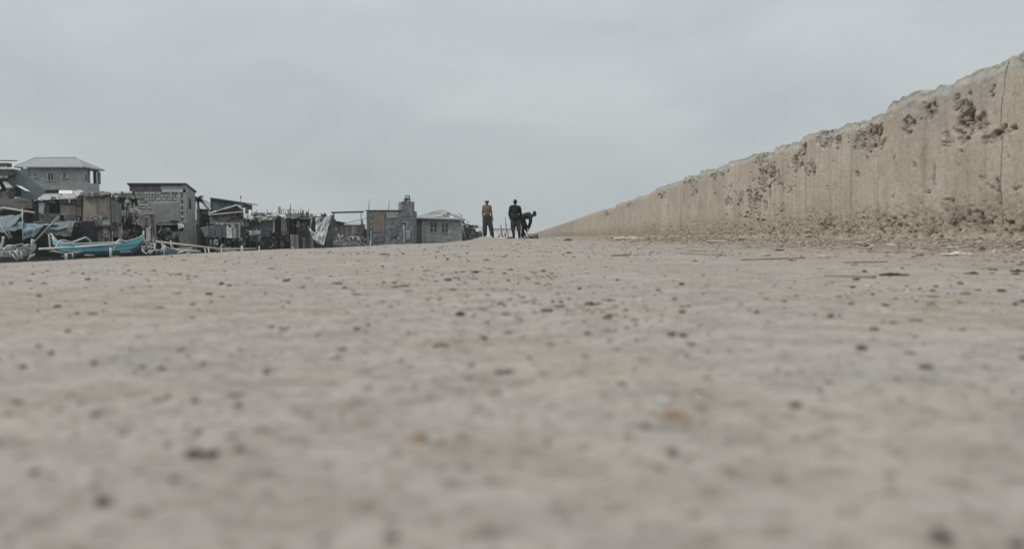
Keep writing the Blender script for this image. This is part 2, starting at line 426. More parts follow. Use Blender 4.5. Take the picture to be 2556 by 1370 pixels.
def ground_mat():
    m, N, L, b = special('dusty sand over concrete')
    b.inputs['Roughness'].default_value = 1; b.inputs['Specular IOR Level'].default_value = .08
    tcn = N.new('ShaderNodeTexCoord')
    def noise(sc, det=6, ro=.6, st=(1, 1, 1)):
        mp = N.new('ShaderNodeMapping'); mp.inputs['Scale'].default_value = st
        L.new(tcn.outputs['Object'], mp.inputs['Vector'])
        n = N.new('ShaderNodeTexNoise'); n.inputs['Scale'].default_value = sc; n.inputs['Detail'].default_value = det; n.inputs['Roughness'].default_value = ro
        L.new(mp.outputs[0], n.inputs['Vector']); return n.outputs['Fac']
    def ramp(f, p0, p1, c0, c1):
        r = N.new('ShaderNodeValToRGB'); r.color_ramp.elements[0].position = p0; r.color_ramp.elements[1].position = p1
        r.color_ramp.elements[0].color = (*c0, 1); r.color_ramp.elements[1].color = (*c1, 1); L.new(f, r.inputs['Fac']); return r.outputs['Color']
    def mix(f, a, c, mode='MIX'):
        x = N.new('ShaderNodeMixRGB'); x.blend_type = mode
        if isinstance(f, float): x.inputs['Fac'].default_value = f
        else: L.new(f, x.inputs['Fac'])
        for s_, k in ((a, 'Color1'), (c, 'Color2')):
            if isinstance(s_, tuple): x.inputs[k].default_value = (*s_, 1)
            else: L.new(s_, x.inputs[k])
        return x.outputs['Color']
    c = ramp(noise(1.1, 8, .65), .32, .68, (.325, .290, .262), (.405, .368, .336))
    warm = ramp(noise(1.9, 7, .65), .50, .66, (0, 0, 0), (1, 1, 1))
    mw = N.new('ShaderNodeMath'); mw.operation = 'MULTIPLY'; mw.inputs[1].default_value = .75; L.new(warm, mw.inputs[0])
    c = mix(mw.outputs[0], c, (.36, .297, .238))
    gp = ramp(noise(4.3, 5), .55, .70, (0, 0, 0), (1, 1, 1))
    mg = N.new('ShaderNodeMath'); mg.operation = 'MULTIPLY'; mg.inputs[1].default_value = .5; L.new(gp, mg.inputs[0])
    c = mix(mg.outputs[0], c, (.33, .322, .312))
    grit = ramp(noise(58, 5, .65), .30, .50, (.52, .50, .47), (1.05, 1.05, 1.05))
    c = mix(1.0, c, grit, 'MULTIPLY')
    mot = ramp(noise(12, 6, .6), .28, .58, (.74, .73, .71), (1.06, 1.06, 1.06))
    c = mix(1.0, c, mot, 'MULTIPLY')
    fine = ramp(noise(310, 3, .6), .3, .7, (.72, .72, .72), (1.22, 1.22, 1.22))
    c = mix(1.0, c, fine, 'MULTIPLY')
    vo = N.new('ShaderNodeTexVoronoi'); vo.inputs['Scale'].default_value = 42; L.new(tcn.outputs['Object'], vo.inputs['Vector'])
    sp = N.new('ShaderNodeMath'); sp.operation = 'LESS_THAN'; sp.inputs[1].default_value = .16; L.new(vo.outputs['Distance'], sp.inputs[0])
    sel = N.new('ShaderNodeSeparateColor'); L.new(vo.outputs['Color'], sel.inputs[0])
    g2 = N.new('ShaderNodeMath'); g2.operation = 'GREATER_THAN'; g2.inputs[1].default_value = .72; L.new(sel.outputs[0], g2.inputs[0])
    sm = N.new('ShaderNodeMath'); sm.operation = 'MULTIPLY'; L.new(sp.outputs[0], sm.inputs[0]); L.new(g2.outputs[0], sm.inputs[1])
    s2 = N.new('ShaderNodeMath'); s2.operation = 'MULTIPLY'; s2.inputs[1].default_value = .75; L.new(sm.outputs[0], s2.inputs[0])
    c = mix(s2.outputs[0], c, (.13, .118, .103))
    # brown crumbled earth along the foot of the wall (attribute: earth)
    at = N.new('ShaderNodeAttribute'); at.attribute_name = 'earth'
    ec = ramp(noise(9, 7, .7), .3, .7, (.20, .163, .125), (.41, .348, .278))
    c = mix(at.outputs['Fac'], c, ec)
    L.new(c, b.inputs['Base Color'])
    bp = N.new('ShaderNodeBump'); bp.inputs['Strength'].default_value = .45; bp.inputs['Distance'].default_value = .003
    L.new(noise(110, 6, .7), bp.inputs['Height'])
    bp2 = N.new('ShaderNodeBump'); bp2.inputs['Strength'].default_value = .2; bp2.inputs['Distance'].default_value = .012
    L.new(noise(14, 6, .65), bp2.inputs['Height']); L.new(bp.outputs['Normal'], bp2.inputs['Normal'])
    L.new(bp2.outputs['Normal'], b.inputs['Normal'])
    return m
M['ground'] = ground_mat()
V = np.stack([X, Yg, Z], -1).reshape(-1, 3)
gobj = nparr_obj('ground', V, gridfaces(*X.shape), 'ground', 'structure')
gobj['label'] = 'pale dusty sand and grit covering the embankment top'
wd = wallx(V[:, 1]) - V[:, 0]
earth = sstep(3.0, .7, wd + 1.3 * fbm(V[:, 0] * 1.4, V[:, 1] * .9, 4, 90)) * .9
at = gobj.data.attributes.new('earth', 'FLOAT', 'POINT'); at.data.foreach_set('value', earth.astype(np.float32))

def GP(px, py):                                     # where the line of sight meets the ground
    d = ray(px, py); lo, hi = .15, 70.0
    f = lambda Y: CAMH + d.z * (Y / d.y) - (float(gh(d.x / d.y * Y, Y)) - G0)
    Y = .15
    while Y < 66 and f(Y) > 0: Y *= 1.01
    lo, hi = Y / 1.01, Y
    for _ in range(20):
        mid = (lo + hi) / 2
        if f(mid) > 0: lo = mid
        else: hi = mid
    return Vector((d.x / d.y * hi, hi, float(gh(d.x / d.y * hi, hi)) - G0))

# ---- sea wall: eroded concrete panels
TOP = [(2556, 122), (2500, 150), (2482, 162), (2450, 170), (2420, 184), (2368, 199), (2362, 212), (2320, 218), (2275, 231), (2218, 253), (2203, 268), (2195, 287),
       (2168, 292), (2142, 305), (2097, 311), (2086, 322), (2016, 334), (1996, 342), (1986, 355), (1942, 365), (1926, 369), (1918, 380), (1872, 387), (1850, 396),
       (1815, 405), (1800, 415), (1780, 424), (1762, 424), (1743, 428), (1738, 438), (1715, 440), (1690, 453), (1665, 462), (1641, 469), (1626, 478), (1615, 488),
       (1590, 492), (1570, 501), (1537, 511), (1531, 519), (1500, 525), (1424, 552), (1343, 579)]
def wallY(px): return WALL_X * FPX / (px - CX - SLOPE * FPX)
tY = np.array([wallY(p[0]) for p in TOP]); tZ = np.array([P(p[0], p[1], wallY(p[0])).z for p in TOP])
def topz(y):
    y = np.asarray(y, float)
    z = np.interp(y, tY, tZ)
    near = sstep(tY[0], tY[0] - .5, y)
    z = z + near * .05 * fbm(y * .9, y * 0, 3, 120)
    return z + .020 * fbm(y * 4, y * 0 + 1, 4, 121) + .012 * fbm(y * 19, y * 0, 3, 126) - .03 * sstep(.25, .5, fbm(y * 2.2, y * 0, 3, 128))
# eroded hollows: photo x, y, radius x, radius y (photo pixels), depth in metres
PITS = [(2160, 345, 38, 36, .055), (2262, 312, 15, 22, .09), (2356, 358, 10, 15, .10), (2415, 325, 44, 40, .07), (2400, 285, 26, 40, .035), (2378, 262, 10, 30, .04), (2460, 345, 30, 14, .04),
        (2137, 440, 6, 9, .07), (2278, 415, 5, 12, .05), (2325, 445, 5, 34, .025), (2203, 352, 6, 12, .05), (2312, 275, 22, 28, .035), (2225, 395, 3, 4, .05), (2308, 480, 9, 6, .04),
        (1985, 400, 18, 28, .06), (2000, 372, 10, 16, .05), (1918, 425, 16, 22, .06), (1932, 448, 14, 26, .055), (1900, 460, 14, 40, .055), (1888, 500, 26, 34, .05), (1845, 500, 10, 16, .05),
        (1816, 506, 9, 12, .055), (1895, 400, 18, 14, .045), (2055, 345, 18, 22, .05), (2085, 350, 8, 14, .04), (2020, 420, 14, 18, .025), (1725, 456, 12, 12, .055), (1730, 475, 9, 18, .05),
        (1650, 490, 9, 8, .07), (1568, 512, 8, 7, .05), (1706, 458, 4, 6, .06), (1512, 535, 7, 10, .06), (1783, 440, 16, 8, .03), (2440, 560, 24, 30, .025), (2545, 580, 14, 14, .08),
        (2380, 545, 20, 24, .02), (2060, 560, 16, 20, .02), (2485, 480, 5, 60, .03)]
pits = []
for a, b_, rx, ry, dp in PITS:
    y0 = wallY(a); q = SP(a, b_, WALL_X + SLOPE * y0)
    pits.append((y0, P(a, b_, y0).z, rx * y0 * y0 / (WALL_X * FPX), ry * y0 / FPX, dp))
def walldisp(y, z):
    h = np.clip(z / 1.6, -.2, 1.2)
    d = .010 * fbm(y * 1.1, z * .8, 3, 200) + .006 * fbm(y * 6, z * 2, 4, 205) + .006 * fbm(y * 24, z * 9, 3, 207)
    rough = sstep(.62, .12, z + .16 * fbm(y * 1.3, z * 1.5, 3, 210))
    d = d + rough * (.028 * np.abs(fbm(y * 8, z * 10, 4, 215)) + .012 * fbm(y * 22, z * 26, 3, 220) - .026 * sstep(.30, .48, fbm(y * 15, z * 18, 4, 224))) - rough * .03 + .07 * sstep(.16, .0, z)
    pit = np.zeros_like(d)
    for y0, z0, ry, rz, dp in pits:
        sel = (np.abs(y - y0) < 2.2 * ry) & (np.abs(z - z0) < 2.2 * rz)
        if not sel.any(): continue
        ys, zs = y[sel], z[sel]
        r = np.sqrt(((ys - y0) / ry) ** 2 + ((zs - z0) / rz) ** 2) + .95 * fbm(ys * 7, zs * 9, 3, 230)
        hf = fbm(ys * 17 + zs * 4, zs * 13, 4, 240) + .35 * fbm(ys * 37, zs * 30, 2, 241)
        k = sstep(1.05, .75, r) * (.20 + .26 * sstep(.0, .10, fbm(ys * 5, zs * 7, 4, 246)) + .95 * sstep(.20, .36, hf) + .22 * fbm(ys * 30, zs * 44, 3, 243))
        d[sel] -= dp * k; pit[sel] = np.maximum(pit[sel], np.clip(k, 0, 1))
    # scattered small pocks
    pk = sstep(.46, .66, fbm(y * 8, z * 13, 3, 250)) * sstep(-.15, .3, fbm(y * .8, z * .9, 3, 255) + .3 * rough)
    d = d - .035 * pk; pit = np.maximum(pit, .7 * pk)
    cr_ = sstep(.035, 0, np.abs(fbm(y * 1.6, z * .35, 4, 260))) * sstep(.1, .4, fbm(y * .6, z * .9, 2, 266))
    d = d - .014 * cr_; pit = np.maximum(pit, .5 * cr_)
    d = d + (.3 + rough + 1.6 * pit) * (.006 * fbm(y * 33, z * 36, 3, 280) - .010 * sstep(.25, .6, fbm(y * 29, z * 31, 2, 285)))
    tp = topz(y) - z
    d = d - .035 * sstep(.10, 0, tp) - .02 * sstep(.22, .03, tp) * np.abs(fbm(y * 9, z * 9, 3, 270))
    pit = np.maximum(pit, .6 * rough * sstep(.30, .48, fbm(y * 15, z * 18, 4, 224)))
    return d, np.clip(pit, 0, 1), rough

def wall_mat():
    m, N, L, b = special('eroded sea wall concrete')
    b.inputs['Roughness'].default_value = .95; b.inputs['Specular IOR Level'].default_value = .12
    tcn = N.new('ShaderNodeTexCoord')
    def noise(sc, det=6, ro=.6, st=(1, 1, 1)):
        mp = N.new('ShaderNodeMapping'); mp.inputs['Scale'].default_value = st
        L.new(tcn.outputs['Object'], mp.inputs['Vector'])
        n = N.new('ShaderNodeTexNoise'); n.inputs['Scale'].default_value = sc; n.inputs['Detail'].default_value = det; n.inputs['Roughness'].default_value = ro
        L.new(mp.outputs[0], n.inputs['Vector']); return n.outputs['Fac']
    def ramp(f, p0, p1, c0, c1):
        r = N.new('ShaderNodeValToRGB'); r.color_ramp.elements[0].position = p0; r.color_ramp.elements[1].position = p1
        r.color_ramp.elements[0].color = (*c0, 1); r.color_ramp.elements[1].color = (*c1, 1); L.new(f, r.inputs['Fac']); return r.outputs['Color']
    def mul(a, k):
        x = N.new('ShaderNodeMath'); x.operation = 'MULTIPLY'; L.new(a, x.inputs[0])
        if isinstance(k, float): x.inputs[1].default_value = k
        else: L.new(k, x.inputs[1])
        return x.outputs[0]
    def mix(f, a, c, mode='MIX'):
        x = N.new('ShaderNodeMixRGB'); x.blend_type = mode
        if isinstance(f, float): x.inputs['Fac'].default_value = f
        else: L.new(f, x.inputs['Fac'])
        for s_, k in ((a, 'Color1'), (c, 'Color2')):
            if isinstance(s_, tuple): x.inputs[k].default_value = (*s_, 1)
            else: L.new(s_, x.inputs[k])
        return x.outputs['Color']
    def attr(n):
        a = N.new('ShaderNodeAttribute'); a.attribute_name = n; return a.outputs['Fac']
    c = ramp(noise(1.2, 7, .6), .3, .7, (.44, .384, .318), (.525, .468, .395))
    run = ramp(noise(1.0, 6, .65, (8, 8, .26)), .50, .68, (0, 0, 0), (1, 1, 1))
    c = mix(mul(run, mul(ramp(noise(.8, 4, .6), .35, .62, (.25, .25, .25), (1, 1, 1)), .85)), c, (.235, .198, .158))                  # brown water runs
    run2 = ramp(noise(1.0, 5, .6, (7, 3.1, .18)), .56, .70, (0, 0, 0), (1, 1, 1))
    c = mix(mul(run2, .45), c, (.52, .495, .445))
    blot = ramp(noise(1.5, 9, .72, (1, 1, 1.0)), .48, .66, (0, 0, 0), (1, 1, 1))
    c = mix(mul(blot, .55), c, (.29, .245, .196))                 # lime runs
    tick = ramp(noise(1.0, 4, .7, (13, 13, 4.5)), .60, .70, (0, 0, 0), (1, 1, 1))
    tsel = ramp(noise(1.7, 3, .6), .45, .62, (.15, .15, .15), (1, 1, 1))
    c = mix(mul(mul(tick, tsel), .6), c, (.15, .13, .108))
    c = mix(attr('cap'), c, ramp(noise(6, 6, .7), .3, .7, (.26, .25, .232), (.48, .47, .44)))   # bleached grey crown
    c = mix(attr('splash'), c, ramp(noise(7, 8, .7), .3, .7, (.27, .222, .174), (.49, .42, .335)))
    clumpv = ramp(noise(1.0, 6, .7, (7, 7, 3.2)), .52, .66, (0, 0, 0), (1, 1, 1))
    c = mix(mul(mul(clumpv, attr('splash')), .8), c, (.15, .125, .10))  # bare sandy aggregate
    c = mix(attr('pit'), c, ramp(noise(16, 5, .7), .3, .7, (.055, .048, .041), (.24, .215, .185)))   # dark aggregate, with the shade of the hollows painted in
    c = mix(1.0, c, ramp(noise(38, 5, .7), .3, .7, (.80, .80, .80), (1.12, 1.12, 1.12)), 'MULTIPLY')
    L.new(c, b.inputs['Base Color'])
    bp = N.new('ShaderNodeBump'); bp.inputs['Strength'].default_value = .6; bp.inputs['Distance'].default_value = .015
    L.new(noise(32, 8, .7), bp.inputs['Height']); L.new(bp.outputs['Normal'], b.inputs['Normal'])
    return m
M['wall'] = wall_mat()
wroot = thing('sea_wall', 'long eroded tan concrete sea wall running along the right', 'wall', (WALL_X, 0, 0))
wroot['label'] = 'long eroded tan concrete sea wall receding along the right side'
JOINTS = [-6.0, 7.07, 21.5, 36.3, 50.5, 69.6, 86, 101, 116, 131, 150, 180, 215, 260]
TH = .34
for k in range(len(JOINTS) - 1):
    y0, y1 = JOINTS[k] + .006, JOINTS[k + 1] - .006
    if k == 5: y0 += .22
    if k == 0: ycol = np.concatenate([np.linspace(y0, 4.5, 160)[:-1], np.linspace(4.5, y1, 240)])
    else:
        nn = int(min(560, max(60, math.log(y1 / y0) / .0023))); ycol = np.exp(np.linspace(math.log(y0), math.log(y1), nn))
    if k > 8: ycol = np.linspace(y0, y1, 60)
    nz_ = 200 if k < 2 else 128 if k < 3 else (70 if k < 6 else 30)
    t = np.linspace(0, 1, nz_); tz = topz(ycol)
    zz = -.25 + (tz[:, None] + .25) * t[None, :]
    YY = np.repeat(ycol[:, None], nz_, 1)
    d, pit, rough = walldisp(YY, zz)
    XX = wallx(YY) - d
    for J_ in (JOINTS[k], JOINTS[k + 1]):
        YY = YY + .06 * fbm(zz * 1.9, zz * 0 + J_, 4, 330) * np.exp(-np.abs(ycol - J_) / .4)[:, None]
    cap = sstep(.17, .02, (tz[:, None] - zz) + .09 * fbm(YY * 2.5, zz * 2.5, 4, 300)) * .85
    cap = np.maximum(cap, .75 * sstep(.2, .5, fbm(YY * 1.1, zz * .5, 3, 310)) * sstep(.55, .1, tz[:, None] - zz))
    # crown and back
    ex = [XX]; ez = [zz]; ey = [YY]
    for fx, dz in ((.12, .012), (.5, .02), (.88, .01), (1.0, -.03), (1.0, -.9), (1.0, -2.2)):
        ex.append((wallx(ycol) + TH * fx)[:, None]); ez.append((tz + dz + .012 * fbm(ycol * 9, ycol * 0 + fx * 9, 3, 320))[:, None] if dz > -.5 else (tz + dz)[:, None]); ey.append(ycol[:, None])
    XX = np.concatenate(ex, 1); ZZ = np.concatenate(ez, 1); YY = np.concatenate(ey, 1)
    nr, nc = XX.shape
    V = np.stack([XX - WALL_X, YY, ZZ], -1).reshape(-1, 3)
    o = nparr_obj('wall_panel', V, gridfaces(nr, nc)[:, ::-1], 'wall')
    bm = bmesh.new(); bm.from_mesh(o.data); bm.verts.ensure_lookup_table()
    for r_ in (0, nr - 1):
        fv = [bm.verts[r_ * nc + j] for j in range(nc)]
        bm.faces.new(fv if r_ == 0 else fv[::-1])
    bm.to_mesh(o.data); bm.free()
    o.parent = wroot
    pad = lambda A, v_: np.concatenate([A, np.full((nr, nc - A.shape[1]), v_)], 1).astype(np.float32).ravel()
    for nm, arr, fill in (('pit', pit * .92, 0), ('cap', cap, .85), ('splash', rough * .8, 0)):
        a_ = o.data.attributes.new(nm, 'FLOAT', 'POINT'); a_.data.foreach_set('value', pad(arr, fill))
# ================================================================== loose grit, litter and pebbles on the embankment
def ico():
    bm = bmesh.new(); bmesh.ops.create_icosphere(bm, subdivisions=1, radius=1)
    v = np.array([x.co[:] for x in bm.verts]); f = np.array([[q.index for q in p.verts] for p in bm.faces]); bm.free(); return v, f
IV, IF = ico()
def pebble_field(name, x, y, r, m, label, flat=.55):
    n = len(x); q = rng
    z = gh(x, y) - G0
    a = q.uniform(0, 6.283, n); sx = r * q.uniform(.7, 2.3, n); sy = r * q.uniform(.7, 1.1, n); sz = r * q.uniform(flat * .7, flat * 1.3, n)
    jit = 1 + .26 * q.standard_normal((n, len(IV), 1))
    v = IV[None] * jit * np.stack([sx, sy, sz], -1)[:, None, :]
    c, s_ = np.cos(a)[:, None], np.sin(a)[:, None]
    vx = v[..., 0] * c - v[..., 1] * s_ + x[:, None]; vy = v[..., 0] * s_ + v[..., 1] * c + y[:, None]; vz = v[..., 2] + (z + sz * .45)[:, None]
    V = np.stack([vx, vy, vz], -1).reshape(-1, 3)
    Fc = (IF[None] + (np.arange(n) * len(IV))[:, None, None]).reshape(-1, 3)
    o = nparr_obj(name, V, Fc, m, 'stuff', smooth=True); o['label'] = label
    return o
def grit_mat():
    m, N, L, b = special('mixed grit'); b.inputs['Roughness'].default_value = .95; b.inputs['Specular IOR Level'].default_value = .1
    g = N.new('ShaderNodeNewGeometry'); r = N.new('ShaderNodeValToRGB'); r.color_ramp.interpolation = 'LINEAR'
    e = r.color_ramp.elements; e[0].position = 0; e[0].color = (.085, .075, .064, 1); e[1].position = 1; e[1].color = (.55, .53, .49, 1)
    for p_, c_ in ((.2, (.135, .118, .10)), (.42, (.19, .173, .15)), (.56, (.22, .17, .125)), (.66, (.28, .26, .23)), (.9, (.36, .34, .31))):
        k = e.new(p_); k.color = (*c_, 1)
    L.new(g.outputs['Random Per Island'], r.inputs['Fac']); L.new(r.outputs['Color'], b.inputs['Base Color']); return m
M['grit'] = grit_mat()
M['crumb'] = M['grit'].copy(); M['crumb'].name = 'tan wall crumbs'
_e = [n for n in M['crumb'].node_tree.nodes if n.type == 'VALTORGB'][0].color_ramp.elements
for _k, _c in zip(_e, ((.12, .104, .086), (.24, .21, .172), (.31, .272, .225), (.36, .318, .265), (.40, .36, .305), (.46, .425, .37), (.56, .53, .48))): _k.color = (*_c, 1)
def scatter(n, ymin, ymax, dens):
    y = np.exp(rng.uniform(math.log(ymin), math.log(ymax), n)); 
    lim = .66 * y + .25
    x = np.clip(rng.uniform(-1, 1, n), -1, 1) * lim
    ok = (x > edgex(y) + .03) & (x < wallx(y) - .03) & (rng.uniform(0, 1, n) < dens(x, y)); return x[ok], y[ok]
clump = lambda x, y: .10 + .90 * sstep(-.15, .5, fbm(x / .6, y / .9, 4, 400)) ** 1.4
x, y = scatter(30000, .3, 14, lambda x, y: clump(x, y) * (.12 + .88 * sstep(.5, 2.2, y))); r = .0012 * np.exp(rng.normal(0, .65, len(x))) * (.6 + .4 * np.sqrt(y)); 
pebble_field('grit', x, y, np.clip(r, .0006, np.clip(.0022 * (.6 + y), .0022, .008)), 'grit', 'fine mixed grit strewn over the sand')
x, y = scatter(2400, .4, 14, lambda x, y: (.4 + .6 * clump(x, y)) * (.35 + .65 * sstep(.6, 1.6, y))); r = .0030 * np.exp(rng.normal(0, .55, len(x))) * (.6 + .35 * np.sqrt(y))
pebble_field('gravel', x, y, np.clip(r, .0015, np.clip(.0034 * (.6 + y), .0034, .012)), 'grit', 'scattered small gravel on the sand')
# farther gravel
n = 2200; y = np.exp(rng.uniform(math.log(5), math.log(45), n)); x = edgex(y) + .05 + rng.uniform(0, 1, n) * (wallx(y) - edgex(y) - .1)
pebble_field('far_gravel', x, y, .0036 * np.exp(rng.normal(0, .5, n)) * (.8 + .05 * y), 'grit', 'gravel on the far stretch of the embankment', flat=.4)
# crumbs fallen from the wall
n = 6000; y = np.exp(rng.uniform(math.log(4.0), math.log(34), n)); x = wallx(y) - .02 - np.abs(rng.normal(0, .55, n))
pebble_field('wall_crumbs', x, y, .0050 * np.exp(rng.normal(0, .6, n)) * (.7 + .04 * y), 'crumb', 'crumbled concrete lying along the foot of the wall', flat=.6)
n = 420; y = np.exp(rng.uniform(math.log(3.0), math.log(36), n)); x = wallx(y) - .06 - np.abs(rng.normal(.1, .75, n)); ok = x > edgex(y) + .2; x, y = x[ok], y[ok]; n = len(x)
pebble_field('wall_rubble', x, y, .013 * np.exp(rng.normal(0, .5, n)) * (.6 + .03 * y), 'crumb', 'pale broken rubble scattered below the wall', flat=.5)
# straw and sticks litter near the wall
n = 2600; y = np.exp(rng.uniform(math.log(2.6), math.log(22), n)); x = wallx(y) - .05 - np.abs(rng.normal(.25, .75, n)); ok = x > edgex(y) + .3; x, y = x[ok], y[ok]; n = len(x)
z = gh(x, y) - G0; a = rng.normal(0, .55, n); ln = .022 * np.exp(rng.normal(0, .7, n)) * (.7 + .06 * y); w = .0012 + .0022 * rng.uniform(0, 1, n) * (.5 + .08 * y); til = rng.normal(0, .07, n)
bx = np.array([(-1, -1, -1), (1, -1, -1), (1, 1, -1), (-1, 1, -1), (-1, -1, 1), (1, -1, 1), (1, 1, 1), (-1, 1, 1)], float)
bf = np.array([(0, 3, 2, 1), (4, 5, 6, 7), (0, 1, 5, 4), (1, 2, 6, 5), (2, 3, 7, 6), (3, 0, 4, 7)])
v = bx[None] * np.stack([ln, w, w * .6], -1)[:, None, :]
vx = v[..., 0] * np.cos(a)[:, None] - v[..., 1] * np.sin(a)[:, None] + x[:, None]; vy = v[..., 0] * np.sin(a)[:, None] + v[..., 1] * np.cos(a)[:, None] + y[:, None]
vz = v[..., 2] + v[..., 0] * til[:, None] + (z + w)[:, None]
o = nparr_obj('straw_litter', np.stack([vx, vy, vz], -1).reshape(-1, 3), (bf[None] + (np.arange(n) * 8)[:, None, None]).reshape(-1, 4), 'crumb', 'stuff', smooth=False)
o['label'] = 'straw and splinters littering the ground near the wall'

def blob(c, rx, ry, rz, seed=0, amp=.3, sub=2, fr=1.6):
    bm = bmesh.new(); bmesh.ops.create_icosphere(bm, subdivisions=sub, radius=1)
    rs = np.random.default_rng(seed); off = rs.uniform(0, 50, 3)
    vs = []
    for v in bm.verts:
        q = v.co * fr; k = 1 + amp * float(fbm(q.x + off[0] + q.z, q.y + off[1] - q.z * .7, 3, seed))
        vs.append((c[0] + v.co.x * rx * k, c[1] + v.co.y * ry * k, c[2] + v.co.z * rz * k))
    fs = [tuple(q.index for q in f.verts) for f in bm.faces]; bm.free()
    return MB().add(vs, fs)
DARK = [(485, 1000, 12), (595, 1010, 12), (487, 1130, 20), (85, 1176, 14), (308, 1080, 10), (57, 914, 10), (235, 905, 9), (403, 918, 9), (128, 878, 7), (258, 1250, 22), (1187, 679, 8), (1400, 753, 6),
        (1985, 1010, 17), (2310, 915, 14), (2150, 868, 13), (1678, 1130, 16), (1612, 1063, 11), (2345, 1335, 26), (97, 738, 6), (218, 697, 6), (1260, 682, 5), (860, 718, 6), (2540, 1356, 22), (1590, 850, 7)]
for k, (a, b_, r_) in enumerate(DARK):
    g = GP(a, b_ + r_ * .3); rr = r_ * g.y / FPX
    o = solo(blob((g.x, g.y, g.z + rr * .22), rr * random.uniform(.9, 1.25), rr * .9, rr * .55, 600 + k, .35), 'pebble', 'pebble_dark', 'dark brown pebble lying loose on the pale sand', 'pebble', 'dark pebbles scattered on the sand', smooth=True)
for k, (a, b_, r_, lab) in enumerate([(1680, 1047, 30, 'dry orange leaf curled on the sand at lower right of centre'), (1047, 1102, 22, 'dry orange leaf flake on the sand at bottom centre'), (2325, 765, 14, 'tan dry leaf standing on edge on the sand, right of centre')]):
    g = GP(a, b_); rr = r_ * g.y / FPX; ang = random.uniform(-.6, .6)
    d = Vector((math.cos(ang), math.sin(ang), 0)) * rr; u = Vector((-d.y, d.x, 0)) * .55 + Vector((0, 0, rr * .5))
    c = Vector((g.x, g.y, g.z + rr * .25))
    mb = MB().sheet(c - d * .7 + u, c + d * .7 + u, c + d - u * .6, c - d - u * .6, 6, 5, amp=rr * .25, th=rr * .05)
    solo(mb, 'dry_leaf', 'leaf', lab, 'leaf', 'dry leaves on the sand')
for k, (a, b_, w_, h_, name, m_, lab, cat) in enumerate([
        (1570, 598, 36, 7, 'foam_lump', 'foam', 'long white foam lump lying at the foot of the wall', 'foam'),
        (1418, 601, 13, 5, 'rubble_lump', 'rock', 'pale rubble lump at the wall foot near the crouching man', 'rubble'),
        (1395, 599, 4, 3, 'foam_crumb', 'foam', 'tiny white foam crumb at the far wall foot', 'foam'),
        (1790, 605, 32, 2.5, 'plastic_strip', 'foam', 'thin white plastic strip lying flat along the wall foot', 'plastic'),
        (2390, 637, 43, 6, 'driftwood', 'foam', 'pale bleached driftwood piece lying before the wall at right', 'driftwood'),
        (2232, 688, 42, 6, 'seaweed_clump', 'clod', 'knobbly brown dried seaweed clump beside the flat plank', 'seaweed'),
        (2425, 684, 18, 5, 'earth_clod', 'clod', 'dark earth clod on the sand at right', 'clod'),
        (2538, 678, 20, 5, 'earth_clod', 'clod', 'brown earth clod at the right edge of the picture', 'clod'),
        (1475, 761, 18, 6, 'bark_piece', 'clod', 'dark bark piece lying on the sand above centre', 'bark'),
        (1505, 771, 26, 3, 'wood_chip', 'wood_pale', 'pale flat wood chip beside the dark bark piece', 'wood chip'),
        (750, 983, 18, 6, 'shell', 'foam', 'small white broken shell on the near sand', 'shell'),
        (1660, 1003, 20, 6, 'shell', 'foam', 'white shell flake near the orange leaf', 'shell'),
        (2055, 643, 20, 3, 'plastic_scrap', 'foam', 'white plastic scrap lying on the ground right of centre', 'plastic'),
        (1945, 626, 12, 3, 'earth_clod', 'clod', 'small dark clod below the pitted part of the wall', 'clod'),
        (2548, 610, 12, 9, 'rubble_lump', 'rock', 'grey rubble lump in the hollow at the right wall foot', 'rubble'),
        (960, 636, 14, 3, 'bark_piece', 'clod', 'dark flat bark scrap before the square concrete house', 'bark')]):
    g = GP(a, b_); s_ = g.y / FPX
    if name in ('seaweed_clump', 'earth_clod', 'bark_piece', 'rubble_lump', 'driftwood', 'foam_lump'):
        mb = MB(); n_ = {'seaweed_clump': 16, 'driftwood': 7, 'foam_lump': 6}.get(name, 7); rs = random.Random(900 + k)
        for i in range(n_):
            t = (i + .5) / n_ * 2 - 1; kk = rs.uniform(.5, 1.0) * (1 - .45 * abs(t))
            q = blob((g.x + t * w_ * s_ * .85, g.y + rs.uniform(-.5, .5) * h_ * s_, g.z + h_ * s_ * .55 * kk), w_ * s_ / n_ * rs.uniform(1.3, 2.4), h_ * 1.5 * s_ * kk, h_ * s_ * kk, 700 + k * 20 + i, .5, 2, 2.2); mb.add(q.v, q.f)
    else:
        mb = blob((g.x, g.y, g.z + h_ * s_ * .75), w_ * s_, max(h_ * 1.6, w_ * .3) * s_, h_ * s_, 700 + k, .4, 3, 2.4)
    solo(mb, name, m_, lab, cat, smooth=True)
def plank_on_ground(a0, b0, a1, b1, w, h, name, m_, lab, cat):
    p = GP(a0, b0); q = GP(a1, b1); p.z += h * .6; q.z += h * .6
    solo(MB().bar(p, q, w, h), name, m_, lab, cat)
plank_on_ground(2062, 690, 2182, 694, .03, .006, 'plank', 'wood_grey', 'flat grey plank lying on the sand before the wall', 'plank')
plank_on_ground(1700, 634, 1800, 638, .012, .008, 'stick', 'stick', 'long thin stick on the ground below the wall middle', 'stick')
plank_on_ground(1525, 640, 1570, 638, .012, .008, 'stick', 'stick', 'short dark stick lying right of the foam lump', 'stick')
plank_on_ground(2105, 657, 2215, 655, .008, .005, 'stick', 'stick', 'thin twig lying between plank and wall', 'stick')
plank_on_ground(1715, 627, 1765, 627, .007, .005, 'stick', 'stick', 'short stick on the ground just below the wall foot', 'stick')
plank_on_ground(1850, 650, 2010, 645, .007, .005, 'stick', 'stick', 'long thin twig right of the picture centre', 'stick')
